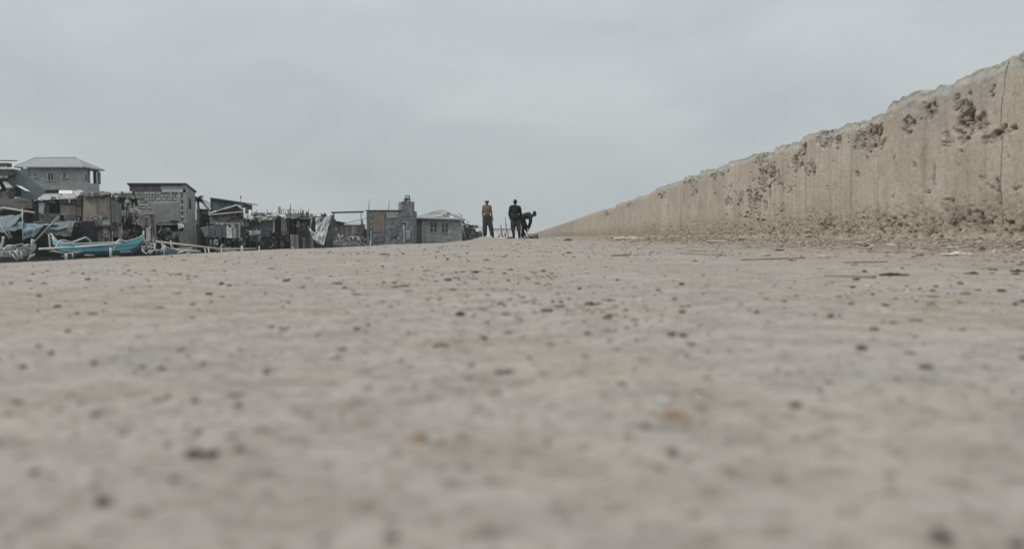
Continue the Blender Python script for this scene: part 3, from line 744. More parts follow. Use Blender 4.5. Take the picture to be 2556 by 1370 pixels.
# ================================================================== the waterside shacks and houses (left to right)
def part(root, name, m, a, b, c, d, Y, dep=.05, rot=0, label=None):
    return MB().fbox(a, b, c, d, Y, dep, rot).build(name, m, root, label=label)
def pole(root, name, m, a, b, c, d, Y, Y2=None, r=.04, n=6):
    return MB().tube(P(a, b, Y), P(c, d, Y if Y2 is None else Y2), r, n=n).build(name, m, root, smooth=True)
def quad(root, name, m, pts, **k):      # four (px, py, Y): top-left, top-right, bottom-right, bottom-left
    return MB().sheet(*[P(*p) for p in pts], **k).build(name, m, root, smooth=True)
def base(px, Y): p = P(px, 620, Y); return (p.x, Y, WATER_Z)
def posts(root, xs, b0, b1, Y, r=.05, m='wood_dark'):
    for a in xs: pole(root, 'stilt', m, a, b0, a + random.uniform(-2, 2), b1, Y, Y, r)
def planks(root, a0, a1, b0, b1, Y, n, mats, jit=3, gap=.6, dep=.03):
    w = (a1 - a0) / n
    for k in range(n):
        x0 = a0 + k * w
        part(root, 'plank', random.choice(mats), x0 + gap * random.random(), b0 + random.uniform(-jit, jit), x0 + w - gap * random.random(), b1 + random.uniform(-jit, jit), Y - random.uniform(0, .03), dep, random.uniform(-.02, .02))
def clutter(root, a0, a1, b0, b1, Y, n, mats, smin=4, smax=12):
    for k in range(n):
        x, y_ = random.uniform(a0, a1), random.uniform(b0, b1); t = random.random(); m = random.choice(mats)
        if t < .4:
            L_ = random.uniform(smin, smax) * 1.3; an = random.gauss(1.57, .5)
            MB().bar(P(x - L_ * math.cos(an) / 2, y_ - L_ * math.sin(an) / 2, Y + random.uniform(-.3, .3)), P(x + L_ * math.cos(an) / 2, y_ + L_ * math.sin(an) / 2, Y + random.uniform(-.3, .3)), .07, .03).build('plank', m, root)
        elif t < .7:
            w, h = random.uniform(smin, smax) * .8, random.uniform(smin, smax) * .7
            part(root, 'panel', m, x - w / 2, y_ - h / 2, x + w / 2, y_ + h / 2, Y + random.uniform(-.2, .3), .03, random.uniform(-.3, .3))
        else:
            w, h = random.uniform(smin, smax) * .5, random.uniform(smin, smax) * .6; yv = Y + random.uniform(-.3, .2)
            MB().sheet(P(x - w, y_ - h, yv), P(x + w, y_ - h * .8, yv), P(x + w * .8, y_ + h, yv), P(x - w * .9, y_ + h, yv), 5, 5, amp=.06, fold=.05, nf=2, ragged=.2).build('rag', m, root, smooth=True)

# ---- block house with hip roof (behind)
Y0 = 72.0
r = thing('block_house', 'two-storey grey block house with hip roof and open corner veranda', 'house', base(130, Y0))
pl, pr = P(52, 417, Y0), P(205, 417, Y0); XR, XL = pr.x, pl.x; YB = FPX * XR / (252 - CX); ZE = pl.z
ZF = P(130, 462, Y0).z; ZS = SP(248, 460, XR).z
def hole_wall(root, x0, x1, z0, z1, Y, dep, holes, m, name='wall'):
    xs = sorted({x0, x1, *[h[0] for h in holes], *[h[1] for h in holes]}); zs = sorted({z0, z1, *[h[2] for h in holes], *[h[3] for h in holes]})
    mb = MB()
    for i in range(len(xs) - 1):
        for j in range(len(zs) - 1):
            cx, cz = (xs[i] + xs[i + 1]) / 2, (zs[j] + zs[j + 1]) / 2
            if any(h[0] < cx < h[1] and h[2] < cz < h[3] for h in holes): continue
            mb.box(xs[i], xs[i + 1], Y, Y + dep, zs[j], zs[j + 1])
    o = mb.build(name, m, root)
    bm = bmesh.new(); bm.from_mesh(o.data); bmesh.ops.remove_doubles(bm, verts=bm.verts, dist=1e-4); bm.to_mesh(o.data); bm.free()
    return o
def hrect(a, b, c, d, Y): p = P(a, b, Y); q = P(c, d, Y); return (p.x, q.x, q.z, p.z)
wins = [(84, 432, 94, 442), (119, 433, 135, 450), (157, 433, 170, 443)]
fw_ = hole_wall(r, XL, XR, WATER_Z - .3, ZE, Y0, .15, [hrect(*w, Y0) for w in wins], 'concrete')
for i, w in enumerate(wins):
    x0, x1, z0, z1 = hrect(*w, Y0)
    f = MB().box(x0 - .05, x0 + .04, Y0 - .05, Y0 + .1, z0 - .06, z1 + .05).box(x1 - .04, x1 + .05, Y0 - .05, Y0 + .1, z0 - .06, z1 + .05).box(x0 - .05, x1 + .05, Y0 - .052, Y0 + .1, z1 + .002, z1 + .07).box(x0 - .1, x1 + .1, Y0 - .08, Y0 + .1, z0 - .08, z0 - .002)
    f.box((x0 + x1) / 2 - .03, (x0 + x1) / 2 + .03, Y0 - .03, Y0 + .08, z0, z1)
    fo = f.build('window', 'conc_light', r)
    xm = (x0 + x1) / 2
    MB().box(x0, xm, Y0 + .06, Y0 + .08, z0, z1).build('pane', 'pane', fo)
    MB().box(xm, x1, Y0 + .06, Y0 + .08, z0, z1).build('pane', 'white_sheet' if i == 2 else 'pane', fo)
YS = FPX * XR / (223 - CX)
MB().box(XR - .15, XR, Y0 + .152, YS, WATER_Z, ZE).build('side_wall', 'conc_light', r)
MB().box(XR - .15, XR - .002, YS + .002, YB, WATER_Z, ZS).build('parapet', 'conc_light', r)
q0, q1 = SP(211, 436, XR), SP(217, 452, XR)
MB().box(XR - .05, XR + .03, q0.y, q1.y, q1.z, q0.z).build('window', 'bluegrey', r)
for a in (240.5, 250.5):
    q = SP(a, 450, XR); MB().box(XR - .22, XR - .01, q.y - .11, q.y + .11, ZS, ZE - .2).build('post', 'wood_dark' if a < 245 else 'concrete', r)
q = SP(225, 450, XR); MB().box(XR - .2, XR - .012, q.y - .08, q.y + .08, ZS, ZE - .2).build('post', 'conc_light', r)
MB().box(XR - .2, XR - .004, YS + .004, YB, ZE - .2, ZE - .003).build('beam', 'concrete', r)
MB().box(XL, XL + .15, Y0 + .152, YB, WATER_Z, ZE - .002).build('side_wall', 'concrete', r)
MB().box(XL + .152, XR - 3.2, YB - .15, YB, WATER_Z, ZE - .004).build('back_wall', 'concrete', r)
MB().box(XL + .16, XR - .16, Y0 + .16, YB - .16, ZS - .25, ZS - .15).build('floor', 'conc_dark', r)
MB().box(XR - 3.35, XR - 3.2, Y0 + .16, YB - .2, ZS - .14, ZE - .01).build('inner_wall', 'concrete', r)
ZR = P(140, 394, (Y0 + YB) / 2).z; ov = .35; ym = (Y0 + YB) / 2
A = [(XL - ov, Y0 - ov, ZE), (XR + ov, Y0 - ov, ZE), (XR + ov, YB + ov, ZE), (XL - ov, YB + ov, ZE)]
ra, rb = (P(88, 394, ym).x, ym, ZR), (P(190, 394, ym).x, ym, ZR)
rf = MB().add([*A, ra, rb, *[(x, y, z - .09) for x, y, z in A]], [(0, 1, 5, 4), (1, 2, 5), (2, 3, 4, 5), (3, 0, 4), (1, 0, 6, 7), (2, 1, 7, 8), (3, 2, 8, 9), (0, 3, 9, 6), (6, 9, 8, 7)]).build('roof', 'roof_grey', r)
MB().tube(ra, rb, .06).tube(rb, A[1], .05).tube(ra, A[0], .05).build('ridge_cap', 'concrete', rf, smooth=True)

# ---- blue-grey shack at far left
Y0 = 64.0
r = thing('shack', 'blue-grey boarded shack at far left with propped window awnings', 'shack', base(40, Y0))
MB().prism([P(-60, 416, Y0), P(20, 420, Y0), P(70, 428, Y0), P(70, 440, Y0), P(112, 474, Y0), P(112, 640, Y0), P(-60, 640, Y0)], (0, .3, 0)).build('wall', 'bluegrey', r)
part(r, 'roof_edge', 'tin_dark', -60, 422, 32, 437, Y0 - .5, .49)
quad(r, 'roof', 'tin', [(-60, 408, Y0 + 2), (0, 408, Y0 + 2), (34, 424, Y0 - .55), (-60, 421, Y0 - .55)], corr=.02, pitch=.2)
part(r, 'vent_box', 'wood_dark', -5, 407, 18, 416, Y0 + .5, .6)
MB().bar(P(-60, 401, Y0 + 1), P(42, 401.5, Y0 + 1), .12, .08).build('roof_pole', 'wood_grey', r)
MB().tube(P(-20, 401, Y0 + 1), P(-20, 425, Y0 + 1), .04).build('post', 'wood_dark', r)
part(r, 'board', 'white_sheet', -20, 434, 19, 445, Y0 - .35, .06, .03)
part(r, 'window_opening', 'black', -30, 447, 13, 478, Y0 - .02, .04)  # black board painting the dark of the room behind
quad(r, 'awning', 'tin', [(3, 451, Y0), (14, 450, Y0), (33, 469, Y0 - 1.1), (16, 470, Y0 - 1.1)], nu=5, nv=4, th=.03)
quad(r, 'awning', 'white_sheet', [(-14, 452, Y0), (-6, 452, Y0), (4, 472, Y0 - 1.0), (-10, 472, Y0 - 1.0)], nu=5, nv=4, th=.03)
part(r, 'window_opening', 'black', 37, 463, 52, 493, Y0 - .03, .05)  # interior darkness painted as a flat black board
quad(r, 'awning', 'white_sheet', [(37, 462, Y0), (50, 463, Y0), (77, 479, Y0 - 1.0), (64, 476.5, Y0 - 1.0)], nu=5, nv=4, th=.035)
pole(r, 'prop', 'iron', 52, 490, 66, 477, Y0 - .05, Y0 - .9, .02)
part(r, 'bucket_shelf', 'wood_dark', 34, 503, 56, 507, Y0 - .5, .5)
part(r, 'lower_wall', 'conc_dark', -60, 478, 20, 520, Y0 - .25, .2)
part(r, 'post', 'wood_grey', 17, 470, 22, 515, Y0 - .4, .12)
part(r, 'board', 'rusty', 25, 470, 36, 500, Y0 - .06, .05)
MB().sheet(P(-60, 505, Y0 - 2.2), P(75, 493, Y0 - 1.2), P(80, 520, Y0 - 1.5), P(-60, 530, Y0 - 2.6), 8, 4, amp=.08).build('lean_roof', 'tin_dark', r)
part(r, 'lower_room', 'black', -60, 520, 112, 645, Y0 - .6, .5)  # black slab paints the unlit lower storey
b_ = MB(); c = P(44, 502, Y0 - .35)
b_.path([c, c + Vector((0, 0, .30))], [.17, .21], 12)
solo(b_, 'bucket', 'paint_white', 'white bucket on the sill of the far-left shack', 'bucket', smooth=True)
c = P(63, 424, Y0 + .3)
solo(MB().path([c, c + Vector((0, 0, .16)), c + Vector((0, 0, .2))], [.16, .14, .05], 12), 'basin', 'paint_white', 'white upturned basin on the far-left shack roof', 'basin', smooth=True)

# ---- shack with light tin roof
Y0 = 60.0
r = thing('shack', 'open-fronted shack under pale tin roof, beige panel and hanging cloth', 'shack', base(150, Y0))
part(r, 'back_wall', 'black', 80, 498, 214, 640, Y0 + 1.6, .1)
quad(r, 'roof_sheet', 'tin', [(112, 484, Y0 + 2), (160, 484, Y0 + 2), (178, 496, Y0 - .5), (84, 501, Y0 - .5)], corr=.025, pitch=.22, th=.02)
quad(r, 'roof_sheet', 'tin', [(150, 479, Y0 + 2), (205, 480, Y0 + 2), (203, 494, Y0 - .4), (160, 496, Y0 - .35)], corr=.025, pitch=.22, th=.02)
quad(r, 'roof_sheet', 'white_sheet', [(147, 475, Y0 + 2.2), (182, 476, Y0 + 2.2), (182, 484, Y0 + 1.2), (147, 484, Y0 + 1.2)], corr=.02, pitch=.2)
part(r, 'ridge_board', 'black', 112, 474, 147, 482, Y0 + 2.1, .2, .04)
quad(r, 'roof_sheet', 'wood_pale', [(182, 476, Y0 + 2.1), (206, 475, Y0 + 2.1), (212, 483, Y0 - .3), (190, 492, Y0 - .5)], nu=6, nv=4, amp=.05)
part(r, 'panel', 'conc_dark', 96, 505, 123, 552, Y0, .05)
quad(r, 'hanging_cloth', 'white_sheet', [(99, 505, Y0 - .08), (113, 505, Y0 - .08), (108, 540, Y0 - .1), (97, 533, Y0 - .1)], nu=14, nv=8, fold=.05, nf=3, ragged=.2)
part(r, 'door_opening', 'black', 123, 505, 146, 534, Y0 + .3, .05)  # darkness of the doorway put into a black board
part(r, 'lintel', 'wood_pale', 122, 503, 140, 507, Y0 - .02, .06, -.14)
part(r, 'wall_board', 'concrete', 147, 502, 188, 505, Y0 - .03, .05)
part(r, 'wall_board', 'tin_dark', 147, 505, 188, 513, Y0 - .01, .05)
part(r, 'wall_panel', 'ply_tan', 150, 513, 189, 537, Y0 - .02, .05)
part(r, 'wall_panel', 'ply_tan', 190, 497, 203, 540, Y0 - .04, .05)
part(r, 'wall_board', 'wood_dark', 190, 510, 203, 517, Y0 - .07, .03)
part(r, 'post', 'wood_dark', 203, 488, 208, 600, Y0 - .1, .14)
part(r, 'skirt_panel', 'tarp_grey', 123, 533, 150, 552, Y0, .05)
part(r, 'skirt_panel', 'conc_dark', 162, 538, 190, 556, Y0 + .05, .05)
part(r, 'floor_beam', 'wood_grey', 84, 552, 205, 556, Y0 - .1, .15)
for a in (90, 124, 160, 200): part(r, 'stilt', 'wood_dark', a, 498, a + 3.5, 642, Y0 + .1, .12)
clutter(r, 190, 210, 540, 575, Y0 - .2, 8, ['wood_grey', 'wood_dark', 'rusty', 'rag_pale'], 4, 12)

# ---- blue tarpaulins in front of it
Y0 = 57.0
r = thing('tarpaulin', 'faded blue tarpaulin sagging under the far-left shack', 'tarpaulin', base(30, Y0))
quad(r, 'upper_sheet', 'tarp_blue', [(-40, 540, Y0 + 2), (60, 534, Y0 + 2), (40, 562, Y0), (-40, 566, Y0)], nu=44, nv=24, amp=.16, sag=.12, fold=.06, nf=2)
quad(r, 'lower_sheet', 'tarp_blue', [(-40, 563, Y0 + .6), (62, 553, Y0 + .6), (50, 577, Y0 - .6), (-40, 577, Y0 - .6)], nu=44, nv=20, amp=.16, sag=.06, fold=.05, nf=3)
MB().path([P(-40, 533, Y0 + 2), P(8, 519, Y0 + 2.3), P(86, 531, Y0 + 1.2)], .07, 6).build('ridge_pole', 'wood_pale', r, smooth=True)
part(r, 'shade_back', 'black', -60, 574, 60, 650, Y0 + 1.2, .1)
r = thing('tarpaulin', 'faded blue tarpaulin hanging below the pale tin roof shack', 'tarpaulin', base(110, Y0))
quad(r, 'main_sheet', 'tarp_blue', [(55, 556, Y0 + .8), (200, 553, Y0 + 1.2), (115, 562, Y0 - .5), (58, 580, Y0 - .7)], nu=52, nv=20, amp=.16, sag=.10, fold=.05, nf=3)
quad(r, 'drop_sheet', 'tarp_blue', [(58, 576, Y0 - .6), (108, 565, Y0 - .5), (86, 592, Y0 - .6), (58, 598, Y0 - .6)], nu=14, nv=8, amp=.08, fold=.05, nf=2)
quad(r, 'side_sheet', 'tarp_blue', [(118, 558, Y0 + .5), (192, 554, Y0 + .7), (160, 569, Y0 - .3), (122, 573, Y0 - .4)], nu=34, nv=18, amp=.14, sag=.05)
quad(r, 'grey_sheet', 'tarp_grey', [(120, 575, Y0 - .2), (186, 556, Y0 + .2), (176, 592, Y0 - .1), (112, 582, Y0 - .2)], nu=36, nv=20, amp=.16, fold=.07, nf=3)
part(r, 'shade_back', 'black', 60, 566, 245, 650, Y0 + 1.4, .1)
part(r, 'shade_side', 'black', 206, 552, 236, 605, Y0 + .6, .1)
for k, (a, b0, c, d, lab) in enumerate([(-2, 558, 24, 596, 'grey bamboo pole leaning under the far-left blue tarpaulin'), (4, 543, 29, 594, 'grey bamboo pole leaning before the far-left blue tarpaulin, upper one'),
        (148, 540, 84, 606, 'long bamboo pole slanting across the second blue tarpaulin'), (55.5, 520, 57, 600, 'thin upright pole between the two blue tarpaulins'), (122.5, 585, 126, 630, 'short upright pole left of the blue boat')]):
    solo(MB().tube(P(a, b0, Y0 - .8), P(c, d, Y0 - 1.4), .075 if k != 3 else .04, .06 if k != 3 else .035, 8), 'bamboo_pole', 'wood_grey' if k < 3 else 'bamboo', lab, 'pole', 'poles propping the tarpaulins', smooth=True)

# ---- brown plywood shack
Y0 = 59.0
r = thing('shack', 'brown plywood shack with slanting top edge above dark undercroft', 'shack', base(240, Y0))
MB().prism([P(208, 492, Y0), P(230, 486, Y0), P(274, 484, Y0), P(275, 563, Y0), P(207, 560, Y0)], (0, .08, 0)).build('plywood_wall', 'ply', r)
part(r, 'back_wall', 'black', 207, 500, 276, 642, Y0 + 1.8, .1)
quad(r, 'roof_sheet', 'tin_dark', [(208, 478, Y0 + 2), (276, 480, Y0 + 2), (276, 486, Y0 - .2), (206, 492, Y0 - .3)], corr=.03, pitch=.25)
quad(r, 'roof_sheet', 'tin_dark', [(200, 481, Y0 + 1), (262, 478, Y0 + 1), (240, 484, Y0), (196, 490, Y0)], nu=8, nv=4, amp=.08)
for a, b0, c, d, m_ in [(232, 540, 245, 557, 'bluegrey'), (246, 541, 252, 560, 'wood_grey'), (252, 528, 276, 545, 'ply'), (240, 545, 258, 563, 'rusty'), (260, 545, 275, 561, 'rag_pale'), (256, 552, 262, 563, 'foam')]:
    part(r, 'wall_patch', m_, a, b0, c, d, Y0 - .04 - random.random() * .03, .03, random.uniform(-.05, .05))
MB().bar(P(252, 497, Y0 - .05), P(276, 484, Y0 - .05), .1, .05).build('batten', 'wood_dark', r)
part(r, 'corner_post', 'wood_dark', 274, 482, 278.5, 612, Y0 - .12, .14)
part(r, 'floor_beam', 'wood_dark', 206, 562, 276, 567, Y0 - .1, .2)
for a, b0, c, d, m_ in [(236, 568, 253, 579, 'conc_dark'), (236, 578, 253, 612, 'wood_grey'), (255, 562, 270, 573, 'ply_tan'), (256, 573, 272, 582, 'wood_grey'), (255, 581, 275, 612, 'wood_grey')]:
    part(r, 'skirt_panel', m_, a, b0, c, d, Y0 + .1 - random.random() * .06, .04)
quad(r, 'rag', 'rag_pale', [(221, 568, Y0 - .2), (228, 567, Y0 - .2), (230, 577, Y0 - .2), (223, 581, Y0 - .2)], nu=6, nv=6, amp=.06)
for a in (209, 232, 254): part(r, 'stilt', 'wood_dark', a, 560, a + 3, 642, Y0 + .2, .1)

# ---- plank and sacking shack
Y0 = 61.0
r = thing('shack', 'ragged shack walled with tall pale boards and torn sacking', 'shack', base(320, Y0))
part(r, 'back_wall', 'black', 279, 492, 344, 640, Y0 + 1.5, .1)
quad(r, 'roof_sheet', 'tin', [(282, 478, Y0 + 1.6), (328, 478, Y0 + 1.6), (330, 482, Y0), (280, 483, Y0)], corr=.02, pitch=.2)
part(r, 'eave_board', 'conc_dark', 284, 482, 330, 489, Y0 - .02, .1)
quad(r, 'roof_thatch', 'wood_dark', [(292, 488, Y0 + .4), (350, 488, Y0 + .4), (364, 497, Y0 - .5), (296, 494, Y0 - .4)], nu=22, nv=6, amp=.16, ragged=.5)
quad(r, 'gable_sheet', 'tin', [(279, 483, Y0 - .1), (284, 484, Y0 - .1), (296, 503, Y0 - .15), (280, 500, Y0 - .1)], nu=5, nv=5, amp=.06)
for k, (a, c, b0, d) in enumerate([(278.5, 284.5, 499, 554), (285, 290.5, 502, 555), (291, 296.5, 505, 557), (297, 303, 507, 559)]):
    part(r, 'board', 'rag_pale', a, b0, c, d, Y0 - .1 - .02 * (k % 2), .03, random.uniform(-.015, .015))
for a, c, b0, d, m_ in [(305, 309, 499, 540, 'wood_dark'), (310, 314, 497, 545, 'rag_pale'), (315, 319, 500, 550, 'wood_grey'), (322, 327, 498, 530, 'rag_pale'), (328, 332, 512, 556, 'wood_grey'), (333, 336, 505, 560, 'rag_pale'), (337, 341, 524, 562, 'wood_dark')]:
    quad(r, 'sacking', m_, [(a, b0, Y0 - .05), (c + 1, b0 + 2, Y0 - .05), (c, d, Y0 - .1), (a - 1, d - 3, Y0 - .1)], nu=6, nv=10, amp=.06, fold=.04, nf=1, ragged=.25)
part(r, 'lower_panel', 'ply', 279, 556, 294, 578, Y0 - .05, .04)
part(r, 'lower_panel', 'ply_tan', 281, 576, 294, 592, Y0 - .12, .04, -.2)
part(r, 'column', 'wood_pale', 294, 558, 303, 612, Y0 - .2, .22)
clutter(r, 305, 345, 500, 560, Y0 - .25, 16, ['rag_pale', 'wood_pale', 'wood_grey', 'conc_light', 'rag_dark'], 6, 15)
clutter(r, 304, 340, 560, 606, Y0 - .1, 26, ['wood_grey', 'wood_dark', 'rag_pale', 'conc_dark', 'rag_dark', 'wood_dark'], 5, 13)
# the small lean-to with slatted roof beside it
r = thing('lean_to', 'small lean-to with pale slatted roof beside the block building', 'shack', base(365, Y0 - 1))
Y1 = Y0 - 1.2
for k in range(5):
    t = k / 4
    MB().bar(P(338 + 3 * t, 525 + 14 * t, Y1 + .8 - 1.4 * t), P(386 - 3 * t, 527 + 8 * t - 3 * t * t, Y1 + .8 - 1.4 * t), .22, .025).build('roof_slat', 'wood_pale', r)
MB().bar(P(336, 520, Y1), P(350, 530, Y1), .1, .05).build('rafter', 'wood_pale', r)
for a, c, b0, d, m_ in [(346, 354, 540, 563, 'ply_tan'), (354, 362, 541, 566, 'wood_grey'), (363, 369, 543, 564, 'rusty'), (369, 376, 540, 566, 'wood_grey'), (377, 384, 536, 612, 'conc_dark')]:
    part(r, 'wall_board', m_, a, b0, c, d, Y1 - random.random() * .05, .04)
part(r, 'post', 'wood_grey', 385, 536, 388.5, 612, Y1 - .1, .1)
part(r, 'post', 'wood_pale', 357, 575, 360, 606, Y1 - .2, .08)
part(r, 'panel', 'conc_light', 364, 568, 376, 600, Y1 - .08, .05)
clutter(r, 345, 385, 563, 572, Y1 - .1, 7, ['wood_pale', 'wood_grey', 'rag_pale'], 5, 12)
clutter(r, 355, 392, 595, 628, Y1 - .3, 20, ['wood_pale', 'wood_grey', 'rag_pale', 'conc_dark'], 5, 13)
part(r, 'back_board', 'black', 340, 560, 386, 640, Y1 + .9, .06)

# ---- hollow-block building
Y0 = 66.0
r = thing('block_building', 'grey hollow-block building with bare blocks and smeared plaster patch', 'building', base(400, Y0))
XL, XR = P(323, 500, Y0).x, P(465, 500, Y0).x; YB = FPX * XR / (490 - CX); ZT = P(465, 461, Y0).z; ZB = SP(490, 482, XR).z; ZU = P(400, 558, Y0).z
ZN = P(400, 478, Y0).z
MB().box(XL, XR - .3, Y0, Y0 + .15, ZU, ZN).build('wall', 'mortar', r)
part(r, 'upper_wall', 'tin_dark', 323, 464, 401, 478, Y0 - .03, .12)
part(r, 'upper_wall', 'concrete', 401, 464, 465, 473, Y0 - .02, .12)
part(r, 'cement_band', 'white_sheet', 404, 473, 465, 480, Y0 - .03, .1)
MB().prism([(XR, Y0 - .03, WATER_Z - .2), (XR, YB, WATER_Z - .2), (XR, YB, ZB), (XR, Y0 - .03, ZT)], (-.25, 0, 0)).build('side_wall', 'concrete', r)
q0, q1 = SP(471, 495, XR), SP(477, 522, XR); MB().box(XR - .1, XR + .015, q0.y, q1.y, q1.z, q0.z).build('window', 'pane', r)
MB().prism([(XL - .1, Y0 - .15, ZT), (XR + .08, Y0 - .15, ZT), (XR + .08, YB + .1, ZB + .02), (XL - .1, YB + .1, ZB + .02)], (0, 0, .12)).build('roof', 'iron', r)
MB().box(XL, XR - .26, YB - .15, YB, WATER_Z, ZB).build('back_wall', 'conc_dark', r)
bw, bh = 14.4, 7.3
meshes = {}
for j in range(11):
    y_ = 478.5 + j * bh
    for i in range(-1, 10):
        x_ = 331 + i * bw + (j % 2) * bw / 2
        if x_ < 326 or x_ + bw > 462: continue
        if 372 < x_ < 438 and y_ > 502 and fbm(x_ * .05, y_ * .07, 2, 5) > -.55: continue
        if j < 1 and x_ > 395: continue
        p, q = P(x_ + .9, y_ + 1.0, Y0), P(x_ + bw - .9, y_ + bh - 1.0, Y0)
        hx, hz = (q.x - p.x) / 2, (p.z - q.z) / 2
        key = random.randrange(4)
        if key not in meshes:
            bm = bmesh.new(); bmesh.ops.create_cube(bm, size=1)
            for v in bm.verts: v.co = Vector((v.co.x * 2 * hx, v.co.y * .06, v.co.z * 2 * hz)) + Vector([random.uniform(-.012, .012) for _ in range(3)])
            bmesh.ops.bevel(bm, geom=bm.edges[:], offset=.012, segments=1)
            me = bpy.data.meshes.new('block'); bm.to_mesh(me); bm.free(); me.materials.append(M['block']); meshes[key] = me
        o = bpy.data.objects.new('block', meshes[key]); col.objects.link(o); o.parent = r
        o.location = Vector(((p.x + q.x) / 2, Y0 - .015 - random.random() * .012, (p.z + q.z) / 2)) - r.location
pp = MB().sheet(P(374, 505, Y0 - .05), P(446, 503, Y0 - .05), P(452, 556, Y0 - .05), P(386, 558, Y0 - .05), 24, 16, amp=.03, th=.04, ragged=.15)
pp.build('plaster_patch', 'plaster_patch', r, smooth=True)
part(r, 'column', 'concrete', 462, 480, 465, 560, Y0 - .05, .1)
for a, b0, c, d in [(424, 475, 428, 495), (445, 478, 449, 500)]: part(r, 'mortar_run', 'conc_light', a, b0, c, d, Y0 - .06, .03)
part(r, 'floor_beam', 'conc_dark', 385, 556, 465, 562, Y0 - .08, .3)
part(r, 'lower_room', 'black', 323, 560, 464, 640, Y0 + 1.2, .1)  # black sheet painting the shade of the open lower storey
for a in (388, 441): part(r, 'column', 'wood_dark', a, 560, a + 5, 640, Y0 + .1, .2)
quad(r, 'hanging_rag', 'white_sheet', [(444, 558, Y0 - .2), (455, 559, Y0 - .2), (462, 567, Y0 - .25), (446, 573, Y0 - .25)], nu=8, nv=6, amp=.08, fold=.05, nf=2)
part(r, 'doorway', 'black', 436, 588, 446, 612, Y0 - .03, .05)  # flat black board, the dark of the door painted
part(r, 'lower_panel', 'conc_dark', 430, 578, 464, 612, Y0 - .01, .05)
clutter(r, 392, 436, 562, 600, Y0 + .3, 16, ['wood_dark', 'conc_dark', 'rag_dark', 'wood_grey', 'tarp_grey'], 5, 14)
planks(r, 446, 466, 575, 628, Y0 - .15, 4, ['wood_grey', 'conc_dark'], 3)

# ---- palm tree behind
pr_ = P(494, 500, 74); root = thing('palm_tree', 'small dark palm tree behind the hollow-block building', 'tree', (pr_.x, 74, WATER_Z))
MB().path([(pr_.x, 74, WATER_Z - .3), (pr_.x + .1, 74, pr_.z - 1.5), pr_], [.14, .11, .09], 8).build('trunk', 'bark', root, smooth=True)
crown = MB()
for k in range(24):
    an = k * 2.4; el = random.uniform(-.1, 1.25); L_ = random.uniform(.9, 1.45)
    d = Vector((math.cos(an) * math.cos(el), math.sin(an) * math.cos(el), math.sin(el))); pts = []
    for t in np.linspace(0, 1, 7): pts.append(pr_ + d * L_ * t + Vector((0, 0, -.75 * L_ * t * t)))
    crown.path(pts, [.02, .018, .016, .014, .012, .009, .005], 4)
    side = d.cross(Vector((0, 0, 1))).normalized()
    for i in range(1, 14):
        t = i / 14; j = min(int(t * 6), 5); p = pts[j].lerp(pts[j + 1], t * 6 - j)
        for sg in (-1, 1):
            ll = .34 * (1 - .55 * t); tip = p + side * sg * ll * .75 + d * ll * .45 + Vector((0, 0, -.18 * ll - .08))
            w_ = d * .045
            crown.add([p - w_, p + w_, tip], [(0, 1, 2)])
crown.build('crown', 'frond', root)

# ---- loose boards, rags and battens that make the row ragged
def by_label(t): return next(o for o in bpy.data.objects if o.get('label', '').startswith(t))
MIX = ['wood_grey', 'wood_pale', 'wood_dark', 'rag_pale', 'conc_dark', 'rusty', 'rag_dark', 'tin', 'ply_tan', 'bluegrey']
DRK = ['wood_dark', 'conc_dark', 'rag_dark', 'wood_grey', 'tin_dark', 'rusty']
for t_, zones in (
    ('blue-grey boarded', [(-5, 60, 500, 535, 63.0, 16, DRK, 5, 14), (0, 30, 440, 500, 63.5, 8, MIX, 4, 10)]),
    ('open-fronted shack', [(88, 205, 494, 503, 59.4, 14, MIX, 4, 11), (90, 205, 535, 560, 59.4, 18, DRK, 4, 13), (85, 205, 580, 628, 59.2, 22, ['wood_dark', 'wood_dark', 'conc_dark', 'rag_dark'], 5, 16)]),
    ('brown plywood', [(208, 276, 482, 492, 58.6, 12, MIX, 4, 11), (210, 274, 540, 566, 58.7, 12, MIX, 4, 10), (208, 272, 568, 618, 58.9, 16, DRK, 5, 14)]),
    ('ragged shack', [(280, 350, 480, 500, 60.3, 12, MIX, 4, 11), (282, 345, 555, 600, 60.5, 14, MIX, 4, 11)]),
    ('grey hollow-block', [(392, 440, 570, 625, 66.1, 14, DRK, 5, 14)])):
    for z_ in zones: clutter(by_label(t_), *z_)
# ---- small far hut beside the palm
Y0 = 76.0
r = thing('hut', 'small far hut with pale roof below the palm', 'hut', base(505, Y0))
part(r, 'wall', 'conc_dark', 490, 522, 524, 640, Y0, 2)
quad(r, 'roof_sheet', 'tin', [(490, 514, Y0 + 1.5), (519, 513, Y0 + 1.5), (522, 520, Y0 - .3), (488, 522, Y0 - .3)], corr=.02, pitch=.22)
part(r, 'window', 'black', 493, 524, 503, 533, Y0 - .03, .05)
part(r, 'post', 'wood_pale', 519, 518, 522, 540, Y0 - .2, .1)
clutter(r, 490, 522, 536, 558, Y0 - .3, 14, ['wood_grey', 'white_sheet', 'wood_dark', 'rag_dark'], 5, 12)
part(r, 'dark_skirt', 'black', 489, 556, 524, 640, Y0 - .2, .15)

